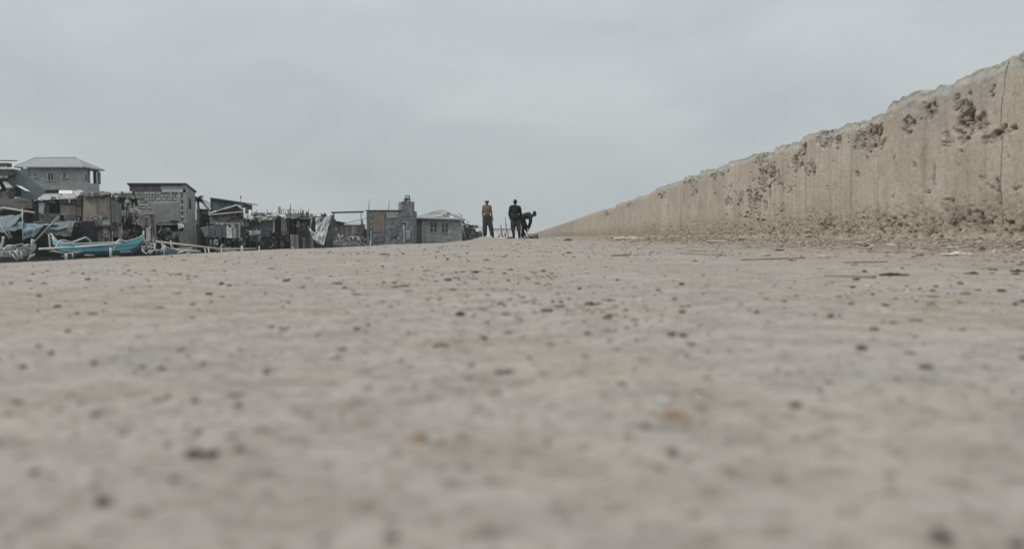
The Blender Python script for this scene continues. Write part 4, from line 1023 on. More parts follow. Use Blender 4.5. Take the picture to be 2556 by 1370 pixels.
# ---- green-grey monopitch shack (behind) and stilt shack in front
Y0 = 71.0
r = thing('shack', 'dark green-grey monopitch shack rising behind the stilt shack', 'shack', base(565, Y0))
MB().prism([P(526, 496, Y0), P(607, 509, Y0), P(607, 640, Y0), P(526, 640, Y0)], (0, 2.5, 0)).build('wall', 'teal', r)
MB().prism([P(524, 493, Y0 - .3), P(616, 507, Y0 - .3), P(616, 509, Y0 - .3), P(524, 496, Y0 - .3)], (0, 3.0, 0)).build('roof', 'iron', r)
part(r, 'corner_post', 'wood_dark', 525, 495, 528, 535, Y0 - .06, .1)
part(r, 'chimney', 'tin_dark', 597, 505, 608, 517, Y0 - .28, .5)
r2 = thing('lamp_post', 'thin pole with small round lamp above the monopitch shack roof', 'lamp', base(601, Y0 + 1))
pole(r2, 'pole', 'iron', 601, 494, 601, 640, Y0 + 1, r=.025)
blob(P(601, 491.5, Y0 + 1), .07, .07, .09, 5, .1).build('lamp_head', 'iron', r2, smooth=True)

Y0 = 66.5
r = thing('stilt_shack', 'patchwork stilt shack with brown gable and teal board skirting', 'shack', base(560, Y0))
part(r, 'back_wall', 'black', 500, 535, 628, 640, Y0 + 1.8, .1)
MB().prism([P(523, 536, Y0), P(590, 512, Y0), P(607, 524, Y0), P(607, 556, Y0), P(523, 556, Y0)], (0, .1, 0)).build('gable_wall', 'tin_dark', r)
quad(r, 'roof_sheet', 'tin', [(524, 530, Y0 + .3), (590, 510, Y0 + .3), (590, 513, Y0 - .4), (522, 534, Y0 - .4)], nu=8, nv=3, amp=.04)
quad(r, 'roof_sheet', 'tin', [(588, 510, Y0 + 1.5), (600, 512, Y0 + 1.5), (609, 527, Y0 - .2), (590, 512, Y0 - .4)], nu=6, nv=5, amp=.05)
quad(r, 'roof_sheet', 'tin_dark', [(540, 524, Y0 - .1), (588, 511, Y0 - .1), (590, 524, Y0 - .12), (540, 530, Y0 - .12)], nu=8, nv=4, amp=.03)
quad(r, 'eave', 'wood_pale', [(522, 533, Y0 - .2), (607, 527, Y0 - .2), (607, 530, Y0 - .6), (520, 538, Y0 - .6)], nu=10, nv=3, amp=.05)
for a, b0, c, d, m_ in [(523, 540, 543, 560, 'conc_dark'), (543, 538, 563, 555, 'ply_tan'), (565, 534, 574, 553, 'ply_tan'), (574, 532, 586, 550, 'rusty'), (586, 530, 597, 548, 'ply_tan'), (597, 530, 607, 544, 'rusty'), (563, 548, 607, 556, 'ply')]:
    part(r, 'wall_patch', m_, a, b0, c, d, Y0 - .03 - random.random() * .04, .03, random.uniform(-.04, .04))
part(r, 'window', 'black', 591, 533, 596, 541, Y0 - .1, .03)
MB().bar(P(563, 552, Y0 - .1), P(606, 542, Y0 - .1), .08, .05).build('batten', 'wood_dark', r)
part(r, 'floor_beam', 'wood_pale', 538, 556, 607, 561, Y0 - .25, .25)
quad(r, 'skirt_tarp', 'conc_dark', [(500, 568, Y0 - .4), (538, 562, Y0 - .3), (538, 596, Y0 - .3), (512, 594, Y0 - .5)], nu=14, nv=9, amp=.14, fold=.06, nf=2, ragged=.25)
for a, b0, c, d, m_ in [(538, 563, 546, 592, 'teal'), (546, 564, 553, 596, 'bluegrey'), (553, 563, 564, 592, 'teal'), (565, 563, 580, 594, 'white_sheet'), (581, 563, 590, 592, 'teal'), (590, 562, 599, 592, 'net')]:
    part(r, 'skirt_board', m_, a, b0, c, d, Y0 - .35 - random.random() * .06, .03, random.uniform(-.03, .03))
planks(r, 541, 553, 566, 590, Y0 - .45, 4, ['teal', 'bluegrey', 'wood_grey'], 2, dep=.02)
planks(r, 582, 600, 565, 592, Y0 - .45, 5, ['teal', 'bluegrey', 'rag_pale'], 3, dep=.02)
posts(r, (518, 537, 562, 588, 602, 612), 556, 640, Y0 - .2, .07)
posts(r, (528, 550, 575, 596), 585, 640, Y0 + .8, .06)
quad(r, 'hanging_sack', 'rag_pale', [(534, 598, Y0 - .3), (546, 598, Y0 - .3), (544, 613, Y0 - .3), (533, 612, Y0 - .3)], nu=7, nv=7, amp=.10)
MB().bar(P(610, 556, Y0 - .3), P(598, 635, Y0 - .2), .1, .08).build('brace', 'wood_dark', r)

Y0 = 68.0
r = thing('stilt_shack', 'stilt shack with teal boarded front and torn pale tarp roof', 'shack', base(650, Y0))
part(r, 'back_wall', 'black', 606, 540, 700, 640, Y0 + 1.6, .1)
quad(r, 'roof_tarp', 'net', [(607, 520, Y0 + 1), (634, 527, Y0 + 1), (630, 546, Y0 - .3), (607, 544, Y0 - .3)], nu=12, nv=8, amp=.12, fold=.05, nf=3)
quad(r, 'roof_tarp', 'tarp_grey', [(622, 536, Y0 + .8), (694, 535, Y0 + .8), (686, 551, Y0 - .6), (618, 551, Y0 - .5)], nu=20, nv=8, amp=.14, fold=.05, nf=4, ragged=.2)
quad(r, 'roof_sheet', 'tin_dark', [(634, 529, Y0 + 1.2), (668, 533, Y0 + 1.2), (668, 538, Y0 + .4), (634, 534, Y0 + .4)], nu=8, nv=3, amp=.08)
quad(r, 'roof_sheet', 'tin', [(660, 532, Y0 + 1.2), (692, 531, Y0 + 1.2), (692, 540, Y0), (662, 541, Y0)], nu=8, nv=4, amp=.08)
part(r, 'wall_board', 'teal', 619, 550, 650, 575, Y0, .05)
part(r, 'wall_board', 'bluegrey', 651, 552, 682, 575, Y0 - .02, .05)
part(r, 'wall_board', 'teal', 651, 576, 673, 592, Y0 + .05, .05)
part(r, 'post', 'wood_dark', 617, 548, 620, 600, Y0 - .1, .1)
part(r, 'post', 'wood_grey', 649, 550, 651.5, 610, Y0 - .1, .1)
part(r, 'post', 'wood_pale', 681, 548, 685, 582, Y0 - .15, .1)
quad(r, 'white_rag', 'white_sheet', [(620, 576, Y0 - .3), (650, 575, Y0 - .3), (650, 584, Y0 - .35), (623, 588, Y0 - .35)], nu=14, nv=6, amp=.06, fold=.03, nf=2)
part(r, 'skirt_panel', 'conc_dark', 624, 588, 650, 602, Y0 + .1, .05)
clutter(r, 607, 622, 546, 600, Y0 - .1, 14, ['wood_dark', 'rag_pale', 'rag_dark', 'wood_grey', 'bluegrey'], 4, 11)
clutter(r, 652, 690, 590, 625, Y0 + .2, 16, ['wood_dark', 'wood_dark', 'conc_dark', 'rag_dark', 'wood_grey'], 4, 12)
posts(r, (612, 625, 640, 658, 672, 688), 596, 640, Y0 + .2, .06)
for a, c in ((608, 598), (660, 672), (645, 632)): MB().bar(P(a, 600, Y0), P(c, 636, Y0 - .1), .09, .06).build('brace', 'wood_dark', r)
c = P(684, 590, Y0 - .5)
tb = MB()
for i in range(18):
    for j in range(8):
        A_, B_ = 2 * math.pi * i / 18, 2 * math.pi * j / 8
        tb.v.append((c.x + math.cos(A_) * (.27 + .09 * math.cos(B_)), c.y + .09 * math.sin(B_), c.z + math.sin(A_) * (.27 + .09 * math.cos(B_))))
for i in range(18):
    for j in range(8): tb.f.append((i * 8 + j, ((i + 1) % 18) * 8 + j, ((i + 1) % 18) * 8 + (j + 1) % 8, i * 8 + (j + 1) % 8))
solo(tb, 'tyre', 'boot', 'old black tyre hanging beside the teal stilt shack', 'tyre', smooth=True)

# ---- dark open shack with posts sticking up
Y0 = 72.0
r = thing('shack', 'dark open shack with poles sticking up through its flat roof', 'shack', base(735, Y0))
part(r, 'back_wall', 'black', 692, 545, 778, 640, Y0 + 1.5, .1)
quad(r, 'front_sacking', 'rag_pale', [(691, 538, Y0 - .3), (700, 534, Y0 - .3), (697, 592, Y0 - .35), (692, 590, Y0 - .35)], nu=8, nv=10, amp=.05, fold=.05, nf=1.5)
quad(r, 'front_sacking', 'ply_tan', [(701, 541, Y0 - .25), (716, 548, Y0 - .2), (717, 590, Y0 - .3), (703, 594, Y0 - .3)], nu=10, nv=10, amp=.08, fold=.06, nf=2, ragged=.15)
quad(r, 'roof_sheet', 'net', [(692, 533, Y0 + .5), (712, 535, Y0 + .5), (715, 545, Y0 - .4), (694, 538, Y0 - .4)], nu=8, nv=4, amp=.08)
quad(r, 'roof_sheet', 'tin_dark', [(712, 533, Y0 + 1.2), (778, 535, Y0 + 1.2), (776, 541, Y0 - .4), (714, 546, Y0 - .4)], nu=14, nv=4, amp=.10)
quad(r, 'roof_sheet', 'tin', [(734, 541, Y0 + .2), (772, 541, Y0 + .2), (774, 546, Y0 - .5), (736, 545, Y0 - .5)], nu=10, nv=3, amp=.06)
MB().bar(P(752, 540, Y0), P(782, 535, Y0 - .4), .12, .05).build('roof_pole', 'wood_pale', r)
for a, b0, rr in [(697, 516, .12), (719, 523, .05), (724, 519, .06), (725, 508, .025), (707, 521, .025), (751, 518, .02), (756, 525, .08), (745, 528, .05)]:
    pole(r, 'post', 'wood_grey' if rr > .1 else 'iron', a, b0, a + 1, 560, Y0 + .3, r=rr)
MB().bar(P(700, 523, Y0 + .3), P(756, 526, Y0 + .3), .04, .03).build('rail', 'wood_grey', r)
part(r, 'wall_board', 'rusty', 717, 547, 721, 592, Y0 - .1, .05)
part(r, 'inner_wall', 'tin_dark', 740, 546, 778, 590, Y0 + .5, .05)
quad(r, 'rag', 'rag_pale', [(746, 563, Y0), (755, 560, Y0), (753, 566, Y0), (745, 568, Y0)], nu=6, nv=4, amp=.05)
part(r, 'wall_board', 'ply', 755, 552, 763, 580, Y0 + .1, .04)
for k in range(4): part(r, 'barrel_board', 'conc_light' if k == 0 else 'wood_grey', 725 + k * 5, 585 + k * .5, 730 + k * 5, 620, Y0 - .5 - .03 * (k % 2), .04)
planks(r, 745, 782, 590, 622, Y0 - .3, 7, ['wood_dark', 'conc_dark', 'wood_grey'], 4)
part(r, 'floor_beam', 'wood_dark', 692, 590, 780, 595, Y0 - .1, .15)
clutter(r, 695, 725, 592, 622, Y0 - .2, 18, ['wood_dark', 'wood_grey', 'conc_dark', 'rag_dark'], 4, 13)
posts(r, (694, 706, 718, 742, 764, 778), 590, 640, Y0, .06)
MB().path([P(779, 537, Y0 - .6), P(777, 555, Y0 - .6), P(774, 572, Y0 - .6)], .06, 6).build('drain_pipe', 'paint_bone', r, smooth=True)
part(r, 'side_wall', 'tin_dark', 776, 540, 832, 620, Y0 + 1.4, .05)
clutter(r, 782, 830, 538, 560, Y0 + 1.2, 8, ['wood_dark', 'tin_dark', 'rag_dark'], 5, 12)

# ---- hanging net
Y0 = 70.0
r = thing('fishing_net', 'torn pale fishing net draped from poles beside dark open shack', 'net', base(800, Y0))
quad(r, 'net_drape', 'net', [(787, 543, Y0), (827, 540, Y0), (808, 614, Y0 - .5), (786, 601, Y0 - .4)], nu=34, nv=34, amp=.30, fold=.05, nf=2.3, ragged=.12, holes=((.36, .10, .10, .075), (.62, .42, .10, .02), (.12, .2, .04, .05)))
quad(r, 'net_loop', 'net', [(767, 564, Y0 - .1), (774, 573, Y0 - .1), (799, 590, Y0 - .3), (783, 599, Y0 - .3)], nu=10, nv=18, amp=.06, fold=.06, nf=1)
quad(r, 'net_loop', 'net', [(776, 584, Y0 - .2), (794, 585, Y0 - .2), (806, 612, Y0 - .5), (791, 606, Y0 - .4)], nu=14, nv=14, amp=.08, fold=.06, nf=2)
MB().path([P(774, 570, Y0 - .2), P(779, 583, Y0 - .25), P(785, 586, Y0 - .25), P(790, 581, Y0 - .2), P(792, 567, Y0 - .1)], .07, 6).build('net_rope', 'net', r, smooth=True)
MB().bar(P(787, 545, Y0 + .1), P(828, 541, Y0 + .1), .05, .05).build('rail', 'wood_grey', r)
for a, b0 in ((788, 535), (801, 532), (811, 531), (826, 538)): pole(r, 'pole', 'wood_dark' if a != 801 else 'wood_grey', a, b0, a + 2, 640, Y0 + .2, r=.05 if a > 805 else .035)
MB().sheet(P(806, 540, Y0 + .05), P(811, 531, Y0), P(817, 541, Y0), P(808, 545, Y0), 4, 4, amp=.05).build('rag', 'rag_dark', r)

# ---- open frame with lattice fence
Y0 = 82.0
r = thing('timber_frame', 'open timber frame with high top beam left of the square house', 'frame', base(870, Y0))
MB().bar(P(827, 531, Y0), P(908, 529, Y0), .10, .16).build('top_beam', 'wood_dark', r)
part(r, 'post', 'wood_dark', 831, 529, 835, 640, Y0 - .1, .16)
part(r, 'post', 'wood_pale', 900, 531, 902.5, 570, Y0 - .1, .1)
MB().path([P(834, 553, Y0), P(858, 558, Y0), P(885, 552, Y0), P(915, 545, Y0)], .025, 5).build('cable', 'iron', r)
clutter(r, 824, 834, 540, 575, Y0 - .2, 8, ['wood_dark', 'rag_dark', 'tin_dark'], 5, 12)
r = thing('hut', 'low dark hut with sagging roof behind the timber frame', 'hut', base(848, Y0 + 2))
MB().prism([P(834, 553, Y0 + 2), P(858, 558, Y0 + 2), P(858, 640, Y0 + 2), P(834, 640, Y0 + 2)], (0, 2, 0)).build('wall', 'tin_dark', r)
MB().prism([P(833, 551, Y0 + 1.8), P(860, 556, Y0 + 1.8), P(860, 558, Y0 + 1.8), P(833, 554, Y0 + 1.8)], (0, 2.4, 0)).build('roof', 'black', r)
part(r, 'door', 'conc_dark', 850, 566, 857, 590, Y0 + 1.95, .04)
r = thing('lattice_fence', 'tan board screen behind a dark lattice fence', 'fence', base(880, Y0))
for k, (a, c, m_) in enumerate([(858, 868, 'ply_tan'), (868, 881, 'ply_tan'), (881, 890, 'wood_pale'), (890, 906, 'ply_tan')]): part(r, 'screen_board', m_, a, 560 + k % 2, c - .5, 590, Y0 + .3, .04)
quad(r, 'screen_roof', 'wood_pale', [(860, 557, Y0 + 1.5), (895, 556, Y0 + 1.5), (902, 562, Y0 + .2), (858, 562, Y0 + .2)], nu=8, nv=3, amp=.04)
for a in (858, 869, 882, 889, 895, 904): part(r, 'upright', 'wood_dark', a, 562, a + 1.8, 612, Y0 - .05, .06)
for b0 in (562, 572, 586): part(r, 'rail', 'wood_dark', 856, b0, 908, b0 + 1.6, Y0 - .1, .04)
r = thing('rubbish_heap', 'heap of rubbish and driftwood before the lattice fence', 'heap', base(875, Y0 - 1))
blob(P(870, 612, Y0 - .6), 1.7, .6, .6, 71, .3).build('mound', 'conc_dark', r)
clutter(r, 836, 912, 587, 612, Y0 - 1, 50, ['wood_dark', 'wood_grey', 'conc_dark', 'rag_dark', 'wood_pale', 'rusty', 'conc_dark'], 4, 11)
r = thing('post_group', 'thick stump post and stacked crates left of the square house', 'post', base(908, Y0 - .5))
MB().path([P(903, 547, Y0 - .4), P(904, 562, Y0 - .4), P(905, 640, Y0 - .4)], [.06, .12, .2], 8).build('stump', 'wood_dark', r, smooth=True)
part(r, 'crate', 'conc_dark', 899, 560, 910, 572, Y0 - .5, .4); part(r, 'crate', 'wood_dark', 906, 572, 915, 612, Y0 - .3, .3)

# ---- square concrete house with water-tank tower
Y0 = 90.0
r = thing('concrete_house', 'square dark-stained concrete house with rooftop tower and brown panel', 'house', base(970, Y0))
win = hrect(1005, 556, 1014, 570, Y0); x0, x1 = P(915, 560, Y0).x, P(1030, 560, Y0).x; zt = P(950, 526, Y0).z
hole_wall(r, x0, x1, WATER_Z - .2, zt, Y0, .2, [win], 'conc_dark')
MB().box(x0, x0 + .2, Y0 + .2, Y0 + 4, WATER_Z, zt - .01).box(x1 - .2, x1, Y0 + .2, Y0 + 4, WATER_Z, zt - .01).build('side_wall', 'conc_dark', r)
MB().box(x0, x1, Y0 + 3.8, Y0 + 4, WATER_Z, zt - .02).build('back_wall', 'conc_dark', r)
MB().box(x0 - .15, P(1003, 525, Y0).x, Y0 - .12, Y0 + 4.1, zt, zt + .07).build('roof_slab', 'iron', r)
part(r, 'brown_panel', 'rusty', 932, 528, 960, 580, Y0 - .06, .05)
part(r, 'pilaster', 'conc_dark', 915.5, 527, 921, 610, Y0 - .08, .07)
part(r, 'pilaster', 'concrete', 924, 575, 928, 610, Y0 - .05, .04)
wo_ = MB().box(win[0], win[1], Y0 + .12, Y0 + .14, win[2], win[3]).build('window', 'pane', r)
part(r, 'window_frame', 'concrete', 1002, 553, 1016, 556, Y0 - .05, .08); part(r, 'window_frame', 'conc_light', 1014, 556, 1016.5, 572, Y0 - .05, .08)
part(r, 'shutter', 'conc_light', 1005, 561, 1011, 571, Y0 - .03, .03)
part(r, 'pipe', 'conc_light', 1007, 571, 1010, 606, Y0 - .1, .08)
for a, b0, c, d, m_ in [(920, 535, 930, 545, 'conc_dark'), (965, 530, 996, 547, 'plaster_patch'), (975, 565, 990, 600, 'conc_dark'), (932, 585, 960, 606, 'conc_dark'), (1012, 575, 1025, 602, 'plaster_patch'), (990, 562, 1000, 580, 'conc_dark')]:
    quad(r, 'cement_patch', m_, [(a, b0, Y0 - .03), (c, b0, Y0 - .03), (c, d, Y0 - .03), (a, d, Y0 - .03)], nu=7, nv=6, amp=.04, th=.03, ragged=.3)
tw = MB(); tx0, tx1 = P(1001, 510, Y0).x, P(1030, 510, Y0).x; tz = P(1010, 503, Y0).z
tw.box(tx0, tx1, Y0 - .05, Y0 + 1.6, zt - .6, tz); two = tw.build('tower', 'conc_dark', r)
MB().box(P(994, 505, Y0).x, tx0 - .003, Y0 + .1, Y0 + 1.3, zt + .07, P(994, 505, Y0).z).build('tower_annex', 'concrete', two)
for a, b0 in ((1013, 488), (1021, 488), (1010, 498), (1023, 496)): MB().tube(P(a, b0, Y0 + .5), P(a, 503, Y0 + .5), .06).build('rack_post', 'iron', two)
MB().bar(P(1012, 489, Y0 + .5), P(1023, 489, Y0 + .5), .1, .1).bar(P(1008, 496, Y0 + .5), P(1024, 495, Y0 + .5), .12, .1).build('rack_rail', 'iron', two)
blob(P(1014, 498, Y0 + .6), .22, .22, .2, 9, .2).build('tank', 'tin_dark', two, smooth=True)
for a, b0, lab in ((921, 497, 'left'), (971, 499, 'right')):
    solo(MB().path([P(a - 1, 526, Y0 + .5), P(a, 512, Y0 + .5), P(a + .7, b0, Y0 + .5)], [.035, .03, .02], 6), 'aerial_mast', 'iron', 'thin aerial mast on the square house roof, the %s one of two' % lab, 'mast', 'aerial masts')

# ---- pale plaster house with hip roof and paired windows
Y0 = 95.0
r = thing('plaster_house', 'pale plastered house with patched hip roof and two paired windows', 'house', base(1100, Y0))
x0, x1 = P(1054, 560, Y0).x, P(1153, 560, Y0).x; zt = P(1100, 545, Y0).z
wins = [(1074, 555, 1081, 579), (1083, 555, 1090, 579), (1103, 557, 1109, 580), (1112, 557, 1118, 581)]
hole_wall(r, x0, x1, WATER_Z - .2, zt, Y0, .2, [hrect(*w, Y0) for w in wins], 'conc_light')
for w in wins:
    h = hrect(*w, Y0); f = MB().box(h[0], h[1], Y0 + .1, Y0 + .12, h[2], h[3]).build('window', 'pane', r)
    zm = h[2] + (h[3] - h[2]) * .42
    MB().box(h[0], h[1], Y0 + .05, Y0 + .1, zm - .03, zm + .03).build('transom', 'concrete', f)
for a, c in ((1072, 1092), (1101, 1120)): part(r, 'sill', 'concrete', a, 580.5, c, 583, Y0 - .08, .1)
for a in (1081.7, 1110): part(r, 'mullion', 'conc_light', a - .6, 555, a + 1.4, 580, Y0 - .05, .1)
MB().box(x1 - .2, x1, Y0 + .2, Y0 + 4, WATER_Z, zt).build('side_wall', 'conc_light', r)
part(r, 'shaded_recess', 'tin_dark', 1031, 546, 1054, 640, Y0 + .8, .15)  # dark panel colour paints the shadow in the recess under the roof
part(r, 'recess_side', 'conc_light', 1053, 546, 1056, 640, Y0 - .1, .9)
bl = None
for j in range(6):
    for i in range(3):
        a = 1128 + i * 8.3 + (j % 2) * 3; b0 = 555 + j * 7
        if a + 8 > 1153: continue
        part(r, 'block', 'block', a + .4, b0 + .4, a + 7.8, b0 + 6.6, Y0 - .03, .05)
for a, b0, c, d, m_ in [(1060, 585, 1088, 606, 'conc_light'), (1092, 588, 1098, 605, 'concrete'), (1118, 578, 1126, 600, 'concrete'), (1062, 565, 1066, 600, 'concrete')]:
    quad(r, 'plaster_patch', m_, [(a, b0, Y0 - .02), (c, b0, Y0 - .02), (c, d, Y0 - .02), (a, d, Y0 - .02)], nu=6, nv=6, amp=.03, th=.03, ragged=.2)
ap = P(1099, 522, Y0 + 2); e = zt + .02
cs = [P(1031, 543, Y0 - .5), P(1163, 548, Y0 - .5), P(1158, 545, Y0 + 4.5), P(1040, 543, Y0 + 4.5)]
ap2 = ap + Vector((.25, .4, -.02))
rf = MB()
rf.add([cs[0], cs[1], cs[2], cs[3], ap, ap2, *[c_ - Vector((0, 0, .1)) for c_ in cs]], [(0, 1, 5, 4), (1, 2, 5), (2, 3, 4, 5), (3, 0, 4), (1, 0, 6, 7), (2, 1, 7, 8), (3, 2, 8, 9), (0, 3, 9, 6), (6, 9, 8, 7)])
rfo = rf.build('roof', 'roof_grey', r)
def onroof(u, v):            # u along the front eave, v up towards the ridge
    return cs[0].lerp(cs[1], u).lerp(ap.lerp(ap2, u), v) + Vector((0, -.05, .04))
for k in range(9):
    u, v = random.uniform(.05, .85), random.uniform(0, .5); du, dv = random.uniform(.08, .2), random.uniform(.12, .3)
    MB().sheet(onroof(u, v + dv), onroof(u + du, v + dv), onroof(u + du, v), onroof(u, v), 5, 3, amp=.04, th=.03).build('roof_patch', random.choice(['tin', 'tin_dark', 'roof_grey', 'roof_grey', 'rag_pale', 'rusty']), rfo)
blob(onroof(.78, .5), .2, .2, .16, 31, .3).build('roof_weight', 'rock', rfo)
part(r, 'eave_board', 'tin_dark', 1056, 545, 1155, 548, Y0 - .35, .1)
solo(MB().path([P(1151, 545, Y0), P(1152, 538, Y0), P(1149, 534, Y0), P(1142, 533, Y0)], .03, 6).tube(P(1152, 538, Y0), P(1154, 536, Y0), .05), 'aerial', 'iron', 'bent wire aerial at the right end of the patched roof', 'aerial')

# ---- collapsed lean-to of poles
Y0 = 92.0
r = thing('lean_to', 'collapsed lean-to of grey poles right of the plaster house', 'lean-to', base(1175, Y0))
for k in range(9):
    a = 1153 + k * 4.2
    MB().tube(P(a - 3, 551 + k * 2.2, Y0 + .4), P(a + 12 + random.uniform(-4, 4), 606, Y0 - .5 + random.uniform(-.2, .2)), .055, .045).build('pole', random.choice(['wood_grey', 'wood_dark', 'wood_dark', 'bamboo']), r, smooth=True)
quad(r, 'cover_sheet', 'rag_pale', [(1154, 549, Y0 + .8), (1172, 552, Y0 + .8), (1194, 564, Y0 - .2), (1166, 562, Y0 - .3)], nu=12, nv=5, amp=.12, ragged=.3)
quad(r, 'cover_sheet', 'tin_dark', [(1160, 558, Y0 + .7), (1182, 562, Y0 + .7), (1188, 570, Y0), (1170, 574, Y0)], nu=8, nv=4, amp=.12)
part(r, 'dark_back', 'black', 1154, 562, 1185, 640, Y0 + 1, .1)
part(r, 'low_wall', 'conc_dark', 1176, 578, 1202, 640, Y0 + .6, .3)
part(r, 'shelf', 'wood_dark', 1180, 566, 1193, 569, Y0 - .2, .6); part(r, 'shelf_post', 'wood_dark', 1184, 569, 1187, 600, Y0, .1)
clutter(r, 1160, 1205, 580, 602, Y0 - .3, 24, ['wood_dark', 'wood_grey', 'conc_dark', 'rag_dark'], 3, 9)
for k, a in enumerate((1198, 1203)): pole(r, 'upright', 'wood_grey', a, 565, a + 1, 610, Y0, r=.04)

for t_, zones in (
    ('patchwork stilt', [(505, 607, 556, 566, 65.9, 12, MIX, 4, 11), (525, 605, 526, 552, 66.3, 10, MIX, 4, 9), (510, 610, 595, 630, 66.0, 16, DRK, 5, 14)]),
    ('stilt shack with teal', [(608, 690, 528, 552, 67.3, 16, MIX, 4, 11), (612, 690, 575, 600, 67.6, 14, MIX, 4, 10)]),
    ('dark open shack', [(694, 780, 530, 548, 71.3, 16, MIX, 4, 11), (700, 780, 555, 600, 71.6, 18, DRK, 4, 12)]),
    ('torn pale fishing', [(782, 832, 535, 600, 70.6, 12, DRK, 4, 12)]),
    ('open timber', [(830, 912, 570, 600, 81.4, 18, DRK, 4, 11)]),
    ('collapsed lean-to', [(1153, 1200, 552, 575, 91.6, 12, MIX, 3, 9)])):
    for z_ in zones: clutter(by_label(t_), *z_)
# sticks and a slack cable on the skyline
r = by_label('dark open shack')
for a, b0, b1 in ((703, 524, 536), (712, 527, 537), (733, 522, 538), (764, 526, 540), (770, 522, 540)): pole(r, 'post', 'wood_dark', a, b0, a + random.uniform(-1.5, 1.5), b1 + 15, 72.2, r=.025)
r = by_label('stilt shack with teal')
for a, b0 in ((628, 518), (641, 524), (667, 522), (679, 526)): pole(r, 'post', 'wood_dark', a, b0, a + random.uniform(-2, 2), 545, 68.6, r=.025)
# ================================================================== outrigger boats
def bangka(root, A, B, keel_mid, gun_mid, Y, ang, beam, rise_l, rise_r, hullm, botm, trim, pw=3.0, tilt=0.0):
    """hull from tip A to tip B (photo px of the two ends at gunwale height), lofted; returns a map from hull coordinates to world"""
    pa, pb = P(A[0], gun_mid, Y), P(B[0], gun_mid, Y)
    L_ = (pb - pa).length; c = (pa + pb) / 2; zk, zg = P(A[0], keel_mid, Y).z, pa.z
    ca, sa = math.cos(ang), math.sin(ang)
    W = lambda x, y, z: Vector((c.x + x * ca - y * sa, c.y + x * sa + y * ca, z))
    NS, NP = 36, 11
    def sec(t):
        e = abs(2 * t - 1); w = beam / 2 * (1 - e ** 2.6) ** .75 + .015
        rise = rise_l if t < .5 else rise_r
        zt = zg + rise * e ** pw + tilt * (t - .5); zb = zk + (zg - zk) * .78 * e ** (pw + 1.5) + rise * .55 * e ** 12 + tilt * (t - .5) * .5
        return w, zt, zb
    hull, bot = MB(), MB()
    def ring(t):
        w, zt, zb = sec(t); x = (t - .5) * L_ ; r_ = []
        for k in range(NP):
            s_ = -1 + 2 * k / (NP - 1); a = abs(s_)
            r_.append(W(x, math.copysign(w * (a ** .55), s_), zb + (zt - zb) * a ** 1.7))
        return r_
    rings = [ring(i / NS) for i in range(NS + 1)]
    for i in range(NS):
        for k in range(NP - 1):
            tgt = bot if 3 <= k <= NP - 5 + 0 or k in (NP - 5,) else hull
            tgt = bot if 2 <= k <= 7 else hull
            tgt.add([rings[i][k], rings[i + 1][k], rings[i + 1][k + 1], rings[i][k + 1]], [(0, 3, 2, 1)])
    h = hull.build('hull', hullm, root, smooth=True); b_ = bot.build('hull_bottom', botm, root, smooth=True)
    for o in (h, b_):
        bm = bmesh.new(); bm.from_mesh(o.data); bmesh.ops.remove_doubles(bm, verts=bm.verts, dist=1e-4)
        bm.to_mesh(o.data); bm.free(); o.data.polygons.foreach_set('use_smooth', [True] * len(o.data.polygons))
    dk = MB()
    for i in range(3, NS - 3):
        t0, t1 = i / NS, (i + 1) / NS; q = []
        for t in (t0, t1):
            w, zt, zb = sec(t); x = (t - .5) * L_; q += [W(x, -w * .93, zt - .12), W(x, w * .93, zt - .12)]
        dk.add(q, [(0, 2, 3, 1)])
    dk.build('deck', botm, root)
    for sg in (-1, 1):
        MB().path([W((i / NS - .5) * L_, sg * sec(i / NS)[0], sec(i / NS)[1] + .015) for i in range(NS + 1)], .035, 6).build('gunwale', trim, root, smooth=True)
    return W, sec, L_, zg, zk

# ---- blue outrigger boat
Y0 = 50.0
r = thing('outrigger_boat', 'bright blue outrigger boat with white trim and arched booms', 'boat', (P(243, 620, Y0).x, Y0, WATER_Z))
W, sec, L_, zg, zk = bangka(r, (133, 0), (356, 0), 641, 607, Y0, .04, .85, .42, .36, 'paint_blue', 'paint_darkblue', 'paint_white', 6.0, .22)
t_ = W(L_ * .5, 0, zg + .30); MB().path([W(L_ * .478, 0, zg + .02), W(L_ * .497, 0, zg + .28), W(L_ * .503, 0, zg + .5), W(L_ * .504, 0, zg + .72)], [.05, .06, .055, .05], 7).build('stem_post', 'paint_white', r, smooth=True)
MB().path([W(-L_ * .44, 0, zg + .12), W(-L_ * .475, 0, zg + .28), W(-L_ * .512, 0, zg + .58)], [.06, .06, .04], 7).build('stern_post', 'paint_white', r, smooth=True)
for x_ in (-L_ * .30, L_ * .32):
    pts = [W(x_ - .12, -1.55, zg - .42), W(x_ - .1, -1.4, zg - .02), W(x_, -1.15, zg + .17), W(x_ + .02, -.7, zg + .15), W(x_ + .05, -.2, zg + .06), W(x_ + .05, .2, zg + .06), W(x_ + .25, .7, zg + .22), W(x_ + .35, 1.15, zg + .34), W(x_ + .5, 1.4, zg + .15), W(x_ + .55, 1.55, zg - .3)]
    MB().path(pts, .055, 7).build('outrigger_boom', 'paint_white', r, smooth=True)
def flo(y_, xa, xb, z0, z1, name='outrigger_float'):
    MB().path([W(xa, y_, z0), W((xa + xb) / 2, y_, (z0 + z1) / 2), W(xb, y_, z1)], .07, 8).build(name, 'paint_white', r, smooth=True)
flo(-1.55, -L_ * .50, -L_ * .135, zg - .33, zg - .24); flo(-1.55, -L_ * .12, L_ * .37, zg - .23, zg - .02)
flo(1.6, -L_ * .42, L_ * .46, zg - .3, zg - .25)
